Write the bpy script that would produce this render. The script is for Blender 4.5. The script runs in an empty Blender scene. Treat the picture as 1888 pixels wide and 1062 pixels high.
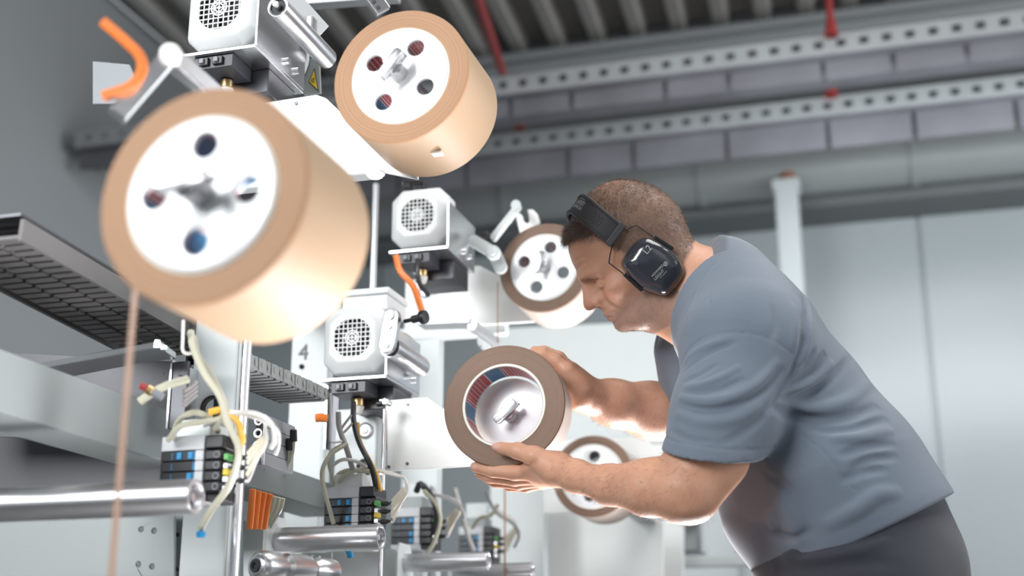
import bpy, bmesh, math, random
import numpy as np
from mathutils import Vector, Matrix

random.seed(7)
rng = np.random.default_rng(7)
scene = bpy.context.scene
COL = scene.collection

# ------------------------------------------------------------------ camera
CAM_A = math.radians(16.3)      # heading, left of +Y
CAM_P = math.radians(16.65)     # pitch up
FPX = 2475.0                    # focal length in pixels of the 1888 px wide frame
CAM_POS = np.array([0.0, 0.0, 0.75])
FWD = np.array([-math.sin(CAM_A) * math.cos(CAM_P), math.cos(CAM_A) * math.cos(CAM_P), math.sin(CAM_P)])
RGT = np.array([math.cos(CAM_A), math.sin(CAM_A), 0.0])
UPV = np.cross(RGT, FWD)
cam_data = bpy.data.cameras.new('camera')
cam_data.sensor_width = 36.0
cam_data.lens = FPX / 1888.0 * 36.0
cam_data.clip_start = 0.05
cam_data.dof.use_dof = True
cam_data.dof.focus_distance = 2.27
cam_data.dof.aperture_fstop = 2.35
cam = bpy.data.objects.new('camera', cam_data)
COL.objects.link(cam)
cam.matrix_world = Matrix(((RGT[0], UPV[0], -FWD[0], CAM_POS[0]), (RGT[1], UPV[1], -FWD[1], CAM_POS[1]), (RGT[2], UPV[2], -FWD[2], CAM_POS[2]), (0, 0, 0, 1)))
scene.camera = cam

# ------------------------------------------------------------------ exposure, world, lights
scene.view_settings.view_transform = 'Standard'
scene.view_settings.look = 'None'
scene.view_settings.gamma = 1.0
scene.view_settings.use_curve_mapping = False
scene.view_settings.exposure = 0.30
world = bpy.data.worlds.new('hall_daylight')
scene.world = world
world.use_nodes = True
bg = world.node_tree.nodes['Background']
bg.inputs[0].default_value = (0.86, 0.93, 1.0, 1)
bg.inputs[1].default_value = 0.33


def area_light(name, loc, target, sx, sy, power, col=(1, 1, 1)):
    d = bpy.data.lights.new(name, 'AREA')
    d.shape = 'RECTANGLE'
    d.size = sx
    d.size_y = sy
    d.energy = power
    d.color = col
    o = bpy.data.objects.new(name, d)
    COL.objects.link(o)
    o.location = loc
    v = Vector(target) - Vector(loc)
    o.rotation_euler = v.to_track_quat('-Z', 'Y').to_euler()
    return o


area_light('skylight_daylight', (0.5, 2.2, 4.4), (-0.2, 2.3, 1.0), 2.4, 2.0, 72, (1.0, 0.98, 0.95))
w_ = area_light('machine_front_fill', (-2.2, -1.4, 2.5), (-0.9, 2.4, 1.4), 2.2, 1.6, 34, (0.97, 0.99, 1.0))  # unseen lamp, added and narrowed to light the machine more than the man
w_.data.spread = math.radians(75)
area_light('hall_side_daylight', (2.6, -1.8, 2.2), (-0.2, 2.2, 1.2), 1.6, 2.0, 6, (1.0, 0.98, 0.96))
for nm_, lo_, ta_, sx_, sy_, pw_, sp_ in (('arm_rim_fill', (-0.30, 3.60, 0.30), (-0.36, 2.2, 1.14), 0.7, 0.25, 6, 50), ('near_arm_rim_fill', (-0.45, 3.10, 0.22), (-0.52, 2.2, 1.08), 0.4, 0.2, 2.2, 50),  # unseen lamps added low behind the arms for a bright rim
                                          ('near_roll_fill', (-0.25, 1.50, 0.35), (-0.60, 1.35, 1.2), 0.3, 1.0, 5.5, 70),  # unseen lamp added to light the nearest roll from below
                                          ('far_roll_fill', (-0.45, 2.95, 0.40), (-0.70, 2.95, 1.6), 0.25, 0.5, 3, 45)):  # unseen lamp added to whiten the far roll from below
    o_ = area_light(nm_, lo_, ta_, sx_, sy_, pw_, (1.0, 0.97, 0.99))
    o_.data.spread = math.radians(sp_)
area_light('roof_fill', (5.4, 4.2, 2.6), (-3.0, 5.0, 4.2), 6.0, 3.0, 230, (0.95, 0.98, 1.0))  # added fill for the dark roof deck and the man's back, no windows
area_light('hall_lamp_far', (0.6, 5.6, 2.9), (0.4, 8.0, 2.1), 3.0, 0.6, 34, (0.93, 0.98, 1.0))


# ------------------------------------------------------------------ pixel helpers: where things stand in the hall
def P(x, y, d):
    return CAM_POS + d * (FWD + RGT * (x - 944) / FPX + UPV * (531 - y) / FPX)


def PA(x, y, ax, val):
    r = FWD + RGT * (x - 944) / FPX + UPV * (531 - y) / FPX
    return CAM_POS + r * (val - CAM_POS[ax]) / r[ax]


def PX(x, y, v): return PA(x, y, 0, v)
def PY(x, y, v): return PA(x, y, 1, v)
def PZ(x, y, v): return PA(x, y, 2, v)


# ------------------------------------------------------------------ mesh helpers
def unit(v):
    v = np.asarray(v, float)
    return v / (np.linalg.norm(v) + 1e-12)


def frame(z):
    z = unit(z)
    x = np.cross((0, 0, 1.0), z)
    if np.linalg.norm(x) < 1e-3:
        x = np.array([1.0, 0, 0])
    x = unit(x)
    return x, np.cross(z, x), z


class MB:
    """collects shapes, then links them as one mesh object"""
    def __init__(self):
        self.v = []
        self.f = []

    def add(self, vs, fs):
        n = len(self.v)
        self.v.extend([tuple(map(float, q)) for q in vs])
        self.f.extend([tuple(i + n for i in q) for q in fs])
        return self

    def box(self, lo, hi):
        x0, y0, z0 = lo
        x1, y1, z1 = hi
        return self.add([(x0, y0, z0), (x1, y0, z0), (x1, y1, z0), (x0, y1, z0), (x0, y0, z1), (x1, y0, z1), (x1, y1, z1), (x0, y1, z1)],
                        [(0, 3, 2, 1), (4, 5, 6, 7), (0, 1, 5, 4), (1, 2, 6, 5), (2, 3, 7, 6), (3, 0, 4, 7)])

    def cbox(self, c, s, ax=None):
        c = np.asarray(c, float)
        X, Y, Z = ax if ax is not None else np.eye(3)
        X, Y, Z = np.asarray(X) * s[0] / 2, np.asarray(Y) * s[1] / 2, np.asarray(Z) * s[2] / 2
        q = [c + a * X + b * Y + d * Z for d in (-1, 1) for a, b in ((-1, -1), (1, -1), (1, 1), (-1, 1))]
        return self.add(q, [(0, 3, 2, 1), (4, 5, 6, 7), (0, 1, 5, 4), (1, 2, 6, 5), (2, 3, 7, 6), (3, 0, 4, 7)])

    def bar(self, a, b, w, h, up=(0, 0, 1)):
        a, b = np.asarray(a, float), np.asarray(b, float)
        z = unit(b - a)
        x = unit(np.cross(up, z))
        y = np.cross(z, x)
        return self.cbox((a + b) / 2, (w, h, np.linalg.norm(b - a)), (x, y, z))

    def lathe(self, prof, c, axis, seg=32, close=False):
        """prof: (radius, distance along the axis) pairs"""
        c = np.asarray(c, float)
        x, y, z = frame(axis)
        vs, fs = [], []
        n = len(prof)
        for k in range(seg):
            t = 2 * math.pi * k / seg
            for r, h in prof:
                vs.append(c + (x * math.cos(t) + y * math.sin(t)) * r + z * h)
        for k in range(seg):
            k2 = (k + 1) % seg
            for i in range(n if close else n - 1):
                j = (i + 1) % n
                fs.append((k * n + i, k2 * n + i, k2 * n + j, k * n + j))
        return self.add(vs, fs)

    def cyl(self, a, b, r, r2=None, seg=20, bev=0.0):
        a, b = np.asarray(a, float), np.asarray(b, float)
        r2 = r if r2 is None else r2
        L = np.linalg.norm(b - a)
        bv = min(bev, L * .3, r * .6)
        pr = [(0.0, 0.0), (r - bv, 0.0)] + ([(r, bv)] if bv else []) + ([(r2, L - bv)] if bv else [(r2, L)]) + ([(r2 - bv, L)] if bv else []) + [(0.0, L)]
        return self.lathe(pr, a, b - a, seg)

    def tube(self, pts, r, seg=8, caps=True):
        pts = [np.asarray(q, float) for q in pts]
        n = len(pts)
        T = [unit(pts[min(i + 1, n - 1)] - pts[max(i - 1, 0)]) for i in range(n)]
        x = frame(T[0])[0]
        vs, fs = [], []
        for i in range(n):
            x = unit(x - T[i] * np.dot(x, T[i]))
            y = np.cross(T[i], x)
            ri = r[i] if hasattr(r, '__len__') else r
            for k in range(seg):
                t = 2 * math.pi * k / seg
                vs.append(pts[i] + (x * math.cos(t) + y * math.sin(t)) * ri)
        for i in range(n - 1):
            for k in range(seg):
                k2 = (k + 1) % seg
                fs.append((i * seg + k, i * seg + k2, (i + 1) * seg + k2, (i + 1) * seg + k))
        if caps:
            fs.append(tuple(range(seg))[::-1])
            fs.append(tuple((n - 1) * seg + k for k in range(seg)))
        return self.add(vs, fs)

    def prism(self, poly, ext):
        """poly: 3D outline, ext: extrusion vector"""
        ext = np.asarray(ext, float)
        poly = [np.asarray(q, float) for q in poly]
        n = len(poly)
        nv = np.zeros(3)
        for i in range(n):
            nv += np.cross(poly[i], poly[(i + 1) % n])
        if np.dot(nv, ext) > 0:
            poly = poly[::-1]
        vs = poly + [q + ext for q in poly]
        fs = [tuple(range(n)), tuple(range(n, 2 * n))[::-1]]
        fs += [(i, n + i, n + (i + 1) % n, (i + 1) % n) for i in range(n)]
        fs = [fs[0], fs[1]] + [q[::-1] for q in fs[2:]]
        fs = [fs[0], fs[1]] + [q[::-1] for q in fs[2:]]
        return self.add(vs, fs)

    def sphere(self, c, r, seg=14, rings=8, sc=(1, 1, 1)):
        c = np.asarray(c, float)
        vs, fs = [], []
        for i in range(rings + 1):
            p = math.pi * i / rings
            for k in range(seg):
                t = 2 * math.pi * k / seg
                vs.append(c + np.array([math.sin(p) * math.cos(t) * r * sc[0], math.sin(p) * math.sin(t) * r * sc[1], math.cos(p) * r * sc[2]]))
        for i in range(rings):
            for k in range(seg):
                k2 = (k + 1) % seg
                fs.append((i * seg + k, (i + 1) * seg + k, (i + 1) * seg + k2, i * seg + k2))
        return self.add(vs, fs)

    @staticmethod
    def wloc(o):
        q = np.zeros(3)
        while o is not None:
            q = q + np.array(o.location)
            o = o.parent
        return q

    def build(self, name, material, parent=None, smooth=True, bevel=0.0, origin=None, fix=True):
        me = bpy.data.meshes.new(name)
        off = MB.wloc(parent) if parent is not None else (np.asarray(origin, float) if origin is not None else np.zeros(3))
        me.from_pydata([tuple(np.asarray(q) - off) for q in self.v], [], self.f)
        bm = bmesh.new()
        bm.from_mesh(me)
        bmesh.ops.remove_doubles(bm, verts=bm.verts, dist=1e-6)
        if fix:
            bmesh.ops.recalc_face_normals(bm, faces=bm.faces)
        bm.to_mesh(me)
        bm.free()
        me.materials.append(material)
        o = bpy.data.objects.new(name, me)
        COL.objects.link(o)
        if parent is not None:
            o.parent = parent
        elif origin is not None:
            o.location = tuple(off)
        if smooth:
            me.polygons.foreach_set('use_smooth', [True] * len(me.polygons))
            m = o.modifiers.new('edge_split', 'EDGE_SPLIT')
            m.split_angle = math.radians(38)
        if bevel:
            b = o.modifiers.new('bevel', 'BEVEL')
            b.width = bevel
            b.segments = 2
            b.limit_method = 'ANGLE'
            b.angle_limit = math.radians(40)
            if smooth:
                o.modifiers.move(1, 0)
        return o


def thing(name, label, cat, loc=(0, 0, 0), group=None):
    o = bpy.data.objects.new(name, None)
    o.empty_display_size = 0.05
    COL.objects.link(o)
    o.location = tuple(map(float, loc))
    o.matrix_world = Matrix.Translation(Vector(tuple(map(float, loc))))
    return tag(o, label, cat, group, 'thing')


def tag(o, label=None, cat=None, group=None, kind=None):
    for k, v in (('label', label), ('category', cat), ('group', group), ('kind', kind)):
        if v:
            o[k] = v
    return o


def copy_tree(o, loc, label, parent=None):
    c = o.copy()
    COL.objects.link(c)
    if parent is None:
        c.location = tuple(map(float, loc))
        c['label'] = label
    else:
        c.parent = parent
    for ch in list(o.children):
        if ch != c:
            copy_tree(ch, None, None, c)
    return c


def spline(pts, n=8):
    """Catmull-Rom through the points"""
    pts = [np.asarray(q, float) for q in pts]
    q = [2 * pts[0] - pts[1]] + pts + [2 * pts[-1] - pts[-2]]
    out = []
    for i in range(1, len(q) - 2):
        for k in range(n):
            t = k / n
            out.append(.5 * ((2 * q[i]) + (-q[i - 1] + q[i + 1]) * t + (2 * q[i - 1] - 5 * q[i] + 4 * q[i + 1] - q[i + 2]) * t * t + (-q[i - 1] + 3 * q[i] - 3 * q[i + 1] + q[i + 2]) * t ** 3))
    out.append(pts[-1])
    return out


# ------------------------------------------------------------------ materials
def mat(name, col, rough=0.5, metal=0.0, var=0.06, vscale=8.0, bump=0.0, bscale=60.0, spec=0.5, coat=0.0, aniso=0.0, sss=0.0):
    m = bpy.data.materials.new(name)
    m.use_nodes = True
    nt = m.node_tree
    b = nt.nodes['Principled BSDF']
    b.inputs['Roughness'].default_value = rough
    b.inputs['Metallic'].default_value = metal
    b.inputs['Specular IOR Level'].default_value = spec
    b.inputs['Coat Weight'].default_value = coat
    b.inputs['Anisotropic'].default_value = aniso
    tc = nt.nodes.new('ShaderNodeTexCoord')
    if var:
        n = nt.nodes.new('ShaderNodeTexNoise')
        n.inputs['Scale'].default_value = vscale
        n.inputs['Detail'].default_value = 4
        nt.links.new(tc.outputs['Object'], n.inputs['Vector'])
        r = nt.nodes.new('ShaderNodeMix')
        r.data_type = 'RGBA'
        r.inputs[6].default_value = tuple(c * (1 - var) for c in col) + (1,)
        r.inputs[7].default_value = tuple(min(1, c * (1 + var)) for c in col) + (1,)
        nt.links.new(n.outputs['Fac'], r.inputs[0])
        nt.links.new(r.outputs[2], b.inputs['Base Color'])
    else:
        b.inputs['Base Color'].default_value = tuple(col) + (1,)
    if bump:
        n2 = nt.nodes.new('ShaderNodeTexNoise')
        n2.inputs['Scale'].default_value = bscale
        nt.links.new(tc.outputs['Object'], n2.inputs['Vector'])
        bp = nt.nodes.new('ShaderNodeBump')
        bp.inputs['Strength'].default_value = bump
        bp.inputs['Distance'].default_value = 0.002
        nt.links.new(n2.outputs['Fac'], bp.inputs['Height'])
        nt.links.new(bp.outputs['Normal'], b.inputs['Normal'])
    return m


M = {
    'white': mat('white_machine_paint', (0.62, 0.66, 0.66), 0.38, var=0.03, bump=0.05, bscale=220),
    'white_plate': mat('white_plate_paint', (0.86, 0.88, 0.87), 0.33, var=0.02),
    'lightgrey': mat('light_grey_paint', (0.32, 0.35, 0.35), 0.42, var=0.04, bump=0.05, bscale=200),
    'motor': mat('motor_white_paint', (0.72, 0.74, 0.74), 0.35, var=0.03),
    'grey': mat('grey_plastic', (0.22, 0.23, 0.25), 0.5, var=0.05),
    'midgrey': mat('mid_grey_paint', (0.26, 0.28, 0.30), 0.45, var=0.06),
    'alu': mat('aluminium', (0.74, 0.75, 0.77), 0.27, 1.0, var=0.05, vscale=30),
    'brushed': mat('brushed_steel', (0.62, 0.62, 0.64), 0.34, 1.0, var=0.08, vscale=40, aniso=0.4),
    'chrome': mat('polished_steel', (0.8, 0.8, 0.82), 0.12, 1.0, var=0.0),
    'galv': mat('galvanised_steel', (0.50, 0.52, 0.54), 0.42, 0.7, var=0.18, vscale=18),
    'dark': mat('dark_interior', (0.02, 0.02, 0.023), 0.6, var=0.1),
    'black': mat('black_plastic', (0.016, 0.016, 0.019), 0.38, var=0.1),
    'blackrubber': mat('black_rubber', (0.02, 0.02, 0.022), 0.6, var=0.1),
    'darkmetal': mat('dark_steel', (0.10, 0.10, 0.11), 0.4, 0.8, var=0.15),
    'blue': mat('blue_plastic', (0.015, 0.28, 0.60), 0.4, var=0.04),
    'green': mat('green_plastic', (0.12, 0.42, 0.12), 0.4, var=0.04),
    'yellow': mat('yellow_plastic', (0.75, 0.55, 0.05), 0.45, var=0.05),
    'orange': mat('orange_cable', (0.80, 0.20, 0.03), 0.45, var=0.06),
    'yellowcable': mat('yellow_cable', (0.82, 0.46, 0.06), 0.45, var=0.05),
    'greycable': mat('grey_cable', (0.36, 0.35, 0.35), 0.45, var=0.05),
    'greyhose': mat('clear_pneumatic_hose', (0.52, 0.51, 0.40), 0.28, var=0.05, coat=0.3),
    'whitehose': mat('white_hose', (0.74, 0.73, 0.70), 0.35, var=0.04),
    'creamtag': mat('cream_cable_tag', (0.76, 0.71, 0.60), 0.5, var=0.08),
    'red': mat('red_paint', (0.33, 0.035, 0.035), 0.5, var=0.1),
    'brass': mat('brass', (0.62, 0.44, 0.22), 0.35, 1.0, var=0.08),
    'copper': mat('copper_strip', (0.36, 0.21, 0.14), 0.5, 0.0, var=0.1),
    'lamp': mat('lamp_housing', (0.7, 0.7, 0.72), 0.4),
}
# ------------------------------------------------------------------ the hall: floor, walls, roof
def struct(o):
    o['kind'] = 'structure'
    return o


M['wall'] = mat('painted_wall_panels', (0.34, 0.375, 0.39), 0.24, var=0.10, vscale=0.9, bump=0.03, bscale=30)
M['wallL'] = mat('grey_side_wall', (0.40, 0.425, 0.44), 0.6, var=0.06, vscale=1.0)
M['floor'] = mat('grey_screed_floor', (0.20, 0.20, 0.195), 0.45, var=0.12, vscale=3)
M['deck'] = mat('trapezoid_roof_deck', (0.33, 0.31, 0.295), 0.55, var=0.10, vscale=1.2)
M['rib'] = mat('roof_rib', (0.60, 0.57, 0.55), 0.5, var=0.08, vscale=2)
M['beam'] = mat('roof_beam_paint', (0.34, 0.36, 0.37), 0.5, var=0.08, vscale=2)
M['traymetal'] = mat('tray_galvanised', (0.40, 0.42, 0.435), 0.5, 0.1, var=0.14, vscale=5)
M['trayside'] = mat('mottled_tray_side', (0.165, 0.165, 0.185), 0.6, 0.0, var=0.55, vscale=2.6)  # dark grey with strong random mottling
M['soffit_shade'] = mat('soffit_duct_shade', (0.13, 0.14, 0.145), .6, var=.08, vscale=2)  # darkened to paint the shade below the duct
M['duct'] = mat('duct_paint', (0.25, 0.268, 0.272), 0.5, 0.0, var=0.08, vscale=2)
M['post'] = mat('white_post_paint', (0.44, 0.475, 0.49), 0.4, var=0.05, vscale=3)

WY = 8.0
struct(MB().box((-4.4, -4.0, -0.12), (6.0, WY, 0.0)).build('floor', M['floor'], smooth=False))
wb = struct(MB().box((-4.4, WY, 0.0), (6.0, WY + .15, 4.78)).build('wall_back', M['wall'], smooth=False))
for i in range(9):     # sheet panels of the back wall, each with its own edges
    x0 = -4.4 + i * 1.15
    MB().box((x0 + .012, WY - .022, 0.05), (x0 + 1.138, WY + .01, 3.52)).build('panel', M['wall'], wb, smooth=False, bevel=0.006)
struct(MB().box((-4.55, -4.0, 0.0), (-4.4, WY, 4.78)).build('wall_left', M['wallL'], smooth=False))
ce = struct(MB().box((-4.4, -4.0, 4.80), (6.0, WY + .15, 4.90)).build('ceiling', M['deck'], smooth=False))
ang = math.radians(3.0)
for i in range(31):    # trapezoid ribs of the roof deck
    x0 = -4.3 + i * 0.262
    a = np.array([x0 - math.tan(ang) * (WY - 1.0) * -1.0, 1.0, 4.80])
    b = np.array([x0, WY, 4.80])
    a[0] = x0 + math.tan(ang) * (WY - 1.0)
    n = unit(b - a)
    s = np.cross(n, (0, 0, 1.0))
    poly = [a - s * .062, a - s * .035 - np.array([0, 0, .075]), a + s * .035 - np.array([0, 0, .075]), a + s * .062]
    MB().prism(poly, b - a).build('rib', M['rib'], ce, smooth=False)

# roof beam along the wall head
q = PY(1250, 70, 7.5)
bz = q[2]
MBb = MB().box((-4.4, 7.5, bz - .10), (6, 7.62, bz + .05)).box((-4.4, 7.42, bz - .045), (6, 7.70, bz - .0))
o = struct(MBb.build('trim_1', M['beam'], smooth=False, bevel=.004))
o['label'] = 'grey steel roof beam carrying the ribbed roof deck'


def cable_tray(pixy, Y, hgt, label, nx):
    z = PY(1250, pixy, Y)[2]
    t = thing('cable_tray', label, 'cable tray', (0, Y, z), 'cable trays under the roof')
    x0, x1 = -4.3, 5.0
    m = MB()
    m.box((x0, Y - .01, z + .020), (x1, Y + .005, z + .050)).box((x0, Y - .01, z - .050), (x1, Y + .005, z - .020))
    k = x0
    while k < x1:
        m.box((k, Y - .009, z - .022), (k + .062, Y + .004, z + .022))
        k += .105
    m.build('perforated_rail', M['traymetal'], t, smooth=False)
    MB().box((x0, Y + .006, z - .055), (x1, Y + .38, z - .049)).box((x0, Y + .375, z - .05), (x1, Y + .38, z + .06)).build('tray_bottom', M['trayside'], t, smooth=False)
    m2 = MB()
    k = x0
    while k < x1:
        w = .30 + .35 * random.random()
        m2.box((k, Y + .05, z - .05 - hgt), (k + w - .025, Y + .09, z - .056))
        k += w
    m2.build('side_plates', M['trayside'], t, smooth=False)
    m3 = MB()
    for j in range(5):
        yy = Y + .05 + j * .065
        pts = [np.array([xx, yy + .01 * math.sin(xx * 3 + j), z + .0 + .006 * math.sin(xx * 5 + j * 2)]) for xx in np.linspace(x0, x1, 40)]
        m3.tube(pts, .018, 6)
    m3.build('cable_bundle', M['greycable'], t)
    return t, z


t1, z1 = cable_tray(118, 6.0, .10, 'upper perforated galvanised cable tray below the roof deck', 0)
t2, z2 = cable_tray(228, 6.6, .16, 'lower perforated galvanised cable tray above the ventilation duct', 0)

# big round duct below the trays
q = PY(1250, 338, 7.45)
t = thing('ventilation_duct', 'large grey horizontal duct running along the back wall', 'duct', (0, 7.45, q[2]))
MB().cyl((-4.4, 7.45, q[2]), (6, 7.45, q[2]), .145, seg=40).build('duct_pipe', M['duct'], t)
for xx in (-3.4, -2.2, -1.0, .2, 1.4):
    MB().lathe([(.146, -.02), (.156, -.02), (.156, .02), (.146, .02)], (xx, 7.45, q[2]), (1, 0, 0), 40).build('joint_ring', M['duct'], t)
dz = q[2]
struct(MB().box((-4.4, 7.62, dz - .17), (6, 7.99, dz + .02)).box((-4.4, 7.66, dz + .02), (6, 7.99, 4.8)).build('trim_2', M['soffit_shade'], smooth=False))

# white post against the wall
q0, q1 = PY(1449, 335, 7.22), PY(1470, 640, 7.22)
t = thing('wall_post', 'slim white square post standing before the back wall', 'post', (q0[0], 7.22, 0))
MB().box((q0[0] - .062, 7.17, 0), (q0[0] + .062, 7.28, q0[2])).build('post_tube', M['post'], t, smooth=False, bevel=.008)
MB().box((q0[0] - .075, 7.155, q0[2] - .06), (q0[0] + .075, 7.295, q0[2] - .0)).build('collar', M['post'], t, smooth=False, bevel=.006)
MB().cyl((q0[0] + .01, 7.23, q0[2]), (q0[0] + .01, 7.23, q0[2] + .05), .05, .04).build('rusty_pipe_end', mat('rust', (.25, .09, .04), .7, var=.3, vscale=40), t)

# red hanger rods
for pts, lab in (([(872, -30), (900, 45), (925, 130)], 'red slanting sprinkler pipe left of the trays'),):
    a, b = PY(868, -40, 4.6), PY(926, 132, 5.95)
    MBr = MB().cyl(a, b, .022, seg=14)
    o = MBr.build('sprinkler_pipe', M['red'], origin=b)
    tag(o, lab, 'pipe')
for x, y0, y1, Y, lab in ((1533, -30, 66, 5.96, 'red vertical hanger rod in front of the upper cable tray'),
                          (1533, 138, 178, 6.56, 'short red hanger rod above the lower cable tray, right of the man'),
                          (957, 203, 236, 6.56, 'short red hanger rod above the lower cable tray, beside the high tape roll')):
    b = PY(x, y1, Y)
    a = np.array([b[0], b[1], min(4.79, PY(x, y0, Y)[2])])
    t = thing('hanger_rod', lab, 'rod', b, 'red tray hangers')
    MB().cyl(a, b, .017, seg=12).build('rod', M['red'], t)
    MB().cyl(b + (0, 0, .0), b + (0, 0, .10), .034, .018, seg=12).build('cone_nut', M['red'], t)
# ------------------------------------------------------------------ tape rolls and their mandrels
def ring_material(name, c0, c1, freq=1500.0):
    """paper tape wound in layers: fine concentric lines around the local Y axis"""
    m = bpy.data.materials.new(name)
    m.use_nodes = True
    nt = m.node_tree
    b = nt.nodes['Principled BSDF']
    b.inputs['Roughness'].default_value = 0.62
    tc = nt.nodes.new('ShaderNodeTexCoord')
    sx = nt.nodes.new('ShaderNodeSeparateXYZ')
    nt.links.new(tc.outputs['Object'], sx.inputs[0])
    cx = nt.nodes.new('ShaderNodeCombineXYZ')
    nt.links.new(sx.outputs[0], cx.inputs[0])
    nt.links.new(sx.outputs[2], cx.inputs[2])
    ln = nt.nodes.new('ShaderNodeVectorMath')
    ln.operation = 'LENGTH'
    nt.links.new(cx.outputs[0], ln.inputs[0])
    wob = nt.nodes.new('ShaderNodeTexNoise')
    wob.inputs['Scale'].default_value = 9
    wob.inputs['Detail'].default_value = 1
    nt.links.new(tc.outputs['Object'], wob.inputs['Vector'])
    ad = nt.nodes.new('ShaderNodeMath')
    ad.operation = 'MULTIPLY_ADD'
    ad.inputs[1].default_value = 0.0035
    nt.links.new(wob.outputs['Fac'], ad.inputs[0])
    nt.links.new(ln.outputs['Value'], ad.inputs[2])
    n = nt.nodes.new('ShaderNodeTexNoise')
    n.noise_dimensions = '1D'
    n.inputs['Scale'].default_value = freq
    n.inputs['Detail'].default_value = 3
    nt.links.new(ad.outputs[0], n.inputs['W'])
    r = nt.nodes.new('ShaderNodeValToRGB')
    r.color_ramp.elements[0].position = .34
    r.color_ramp.elements[0].color = tuple(c0) + (1,)
    r.color_ramp.elements[1].position = .66
    r.color_ramp.elements[1].color = tuple(c1) + (1,)
    nt.links.new(n.outputs['Fac'], r.inputs[0])
    nt.links.new(r.outputs[0], b.inputs['Base Color'])
    bp = nt.nodes.new('ShaderNodeBump')
    bp.inputs['Strength'].default_value = .5
    bp.inputs['Distance'].default_value = .0008
    nt.links.new(n.outputs['Fac'], bp.inputs['Height'])
    nt.links.new(bp.outputs['Normal'], b.inputs['Normal'])
    return m


def core_material():
    """printed cardboard core: red and blue bands with thin white lines and rows of pale print, around the local Y axis"""
    m = bpy.data.materials.new('printed_core')
    m.use_nodes = True
    nt = m.node_tree
    b = nt.nodes['Principled BSDF']
    b.inputs['Roughness'].default_value = .28
    tc = nt.nodes.new('ShaderNodeTexCoord')
    sx = nt.nodes.new('ShaderNodeSeparateXYZ')
    nt.links.new(tc.outputs['Object'], sx.inputs[0])

    def mth(op, a, bb=None, c=None):
        n = nt.nodes.new('ShaderNodeMath')
        n.operation = op
        for i, v in enumerate((a, bb, c)):
            if v is None:
                continue
            if isinstance(v, (int, float)):
                n.inputs[i].default_value = v
            else:
                nt.links.new(v, n.inputs[i])
        return n.outputs[0]
    at = mth('ARCTAN2', sx.outputs[2], sx.outputs[0])
    fr = mth('FRACT', mth('MULTIPLY_ADD', at, 5 / (2 * math.pi), 3.28))
    ramp = nt.nodes.new('ShaderNodeValToRGB')
    ramp.color_ramp.interpolation = 'CONSTANT'
    red, blue, wh = (.52, .055, .065, 1), (.05, .22, .42, 1), (.8, .8, .8, 1)
    els = [(0, red), (.58, wh), (.60, red), (.64, wh), (.655, blue), (.97, wh)]
    ramp.color_ramp.elements[0].color = red
    ramp.color_ramp.elements[1].position = .58
    ramp.color_ramp.elements[1].color = wh
    for p, c in els[2:]:
        e = ramp.color_ramp.elements.new(p)
        e.color = c
    nt.links.new(fr, ramp.inputs[0])
    row = mth('FRACT', mth('MULTIPLY', fr, 12.0))
    rowm = mth('MULTIPLY', mth('GREATER_THAN', row, .30), mth('LESS_THAN', row, .62))
    dash = mth('FRACT', mth('MULTIPLY_ADD', sx.outputs[1], 150.0, mth('MULTIPLY', mth('FLOOR', mth('MULTIPLY', fr, 12.0)), .37)))
    inb = mth('MULTIPLY', mth('GREATER_THAN', fr, .06), mth('LESS_THAN', fr, .54))
    tx = mth('MULTIPLY', mth('MULTIPLY', rowm, mth('GREATER_THAN', dash, .28)), inb)
    mx = nt.nodes.new('ShaderNodeMix')
    mx.data_type = 'RGBA'
    nt.links.new(mth('MULTIPLY', tx, .62), mx.inputs[0])
    nt.links.new(ramp.outputs[0], mx.inputs[6])
    mx.inputs[7].default_value = wh
    nt.links.new(mx.outputs[2], b.inputs['Base Color'])
    return m


M['wind_light'] = ring_material('wound_kraft_tape', (.325, .175, .092), (.46, .262, .142), 700)
M['wind_dark'] = ring_material('wound_brown_tape', (.135, .083, .057), (.29, .182, .127), 900)
M['kraft'] = mat('kraft_tape_face', (.43, .295, .185), .55, var=.06, vscale=6, bump=.15, bscale=40)
M['kraft_pale'] = mat('pale_tape_face', (.45, .385, .335), .42, var=.06, vscale=10, bump=.2, bscale=50)
M['core_white'] = mat('core_cardboard', (.80, .77, .70), .6, var=.05)
M['core_print'] = core_material()
M['disk'] = mat('white_aluminium_disk', (.77, .785, .80), .30, 0.15, var=.02)

AX = np.array([0, 1.0, 0])


def tape_roll(c, R, L, side, face, label, core_r=.0735, core_t=.006, axis=AX):
    """c: centre of the front face; the axis runs along local +Y"""
    t = thing('tape_roll', label, 'tape roll', c, 'rolls of brown tape')
    z0 = np.zeros(3)
    rw = core_r + core_t
    me = MB().lathe([(rw, 0.0005), (R - .0015, 0), (R, .0015), (R, .006)], c, AX, 96)
    w = me.build('wound_edge', side, t, fix=False)
    MB().lathe([(R, .006), (R, L - .002), (R - .002, L), (rw, L)], c, AX, 96).build('outer_layer', face, t, fix=False)
    MB().lathe([(core_r, .0005), (core_r + .001, -.001), (rw - .001, -.001), (rw, .0005), (rw, L), (core_r, L)], c, AX, 72, close=True).build('core', M['core_white'], t)
    MB().lathe([(core_r - .0004, .0012), (core_r - .0004, L - .001)], c, AX, 72).build('core_lining', M['core_print'], t)
    return t


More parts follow.
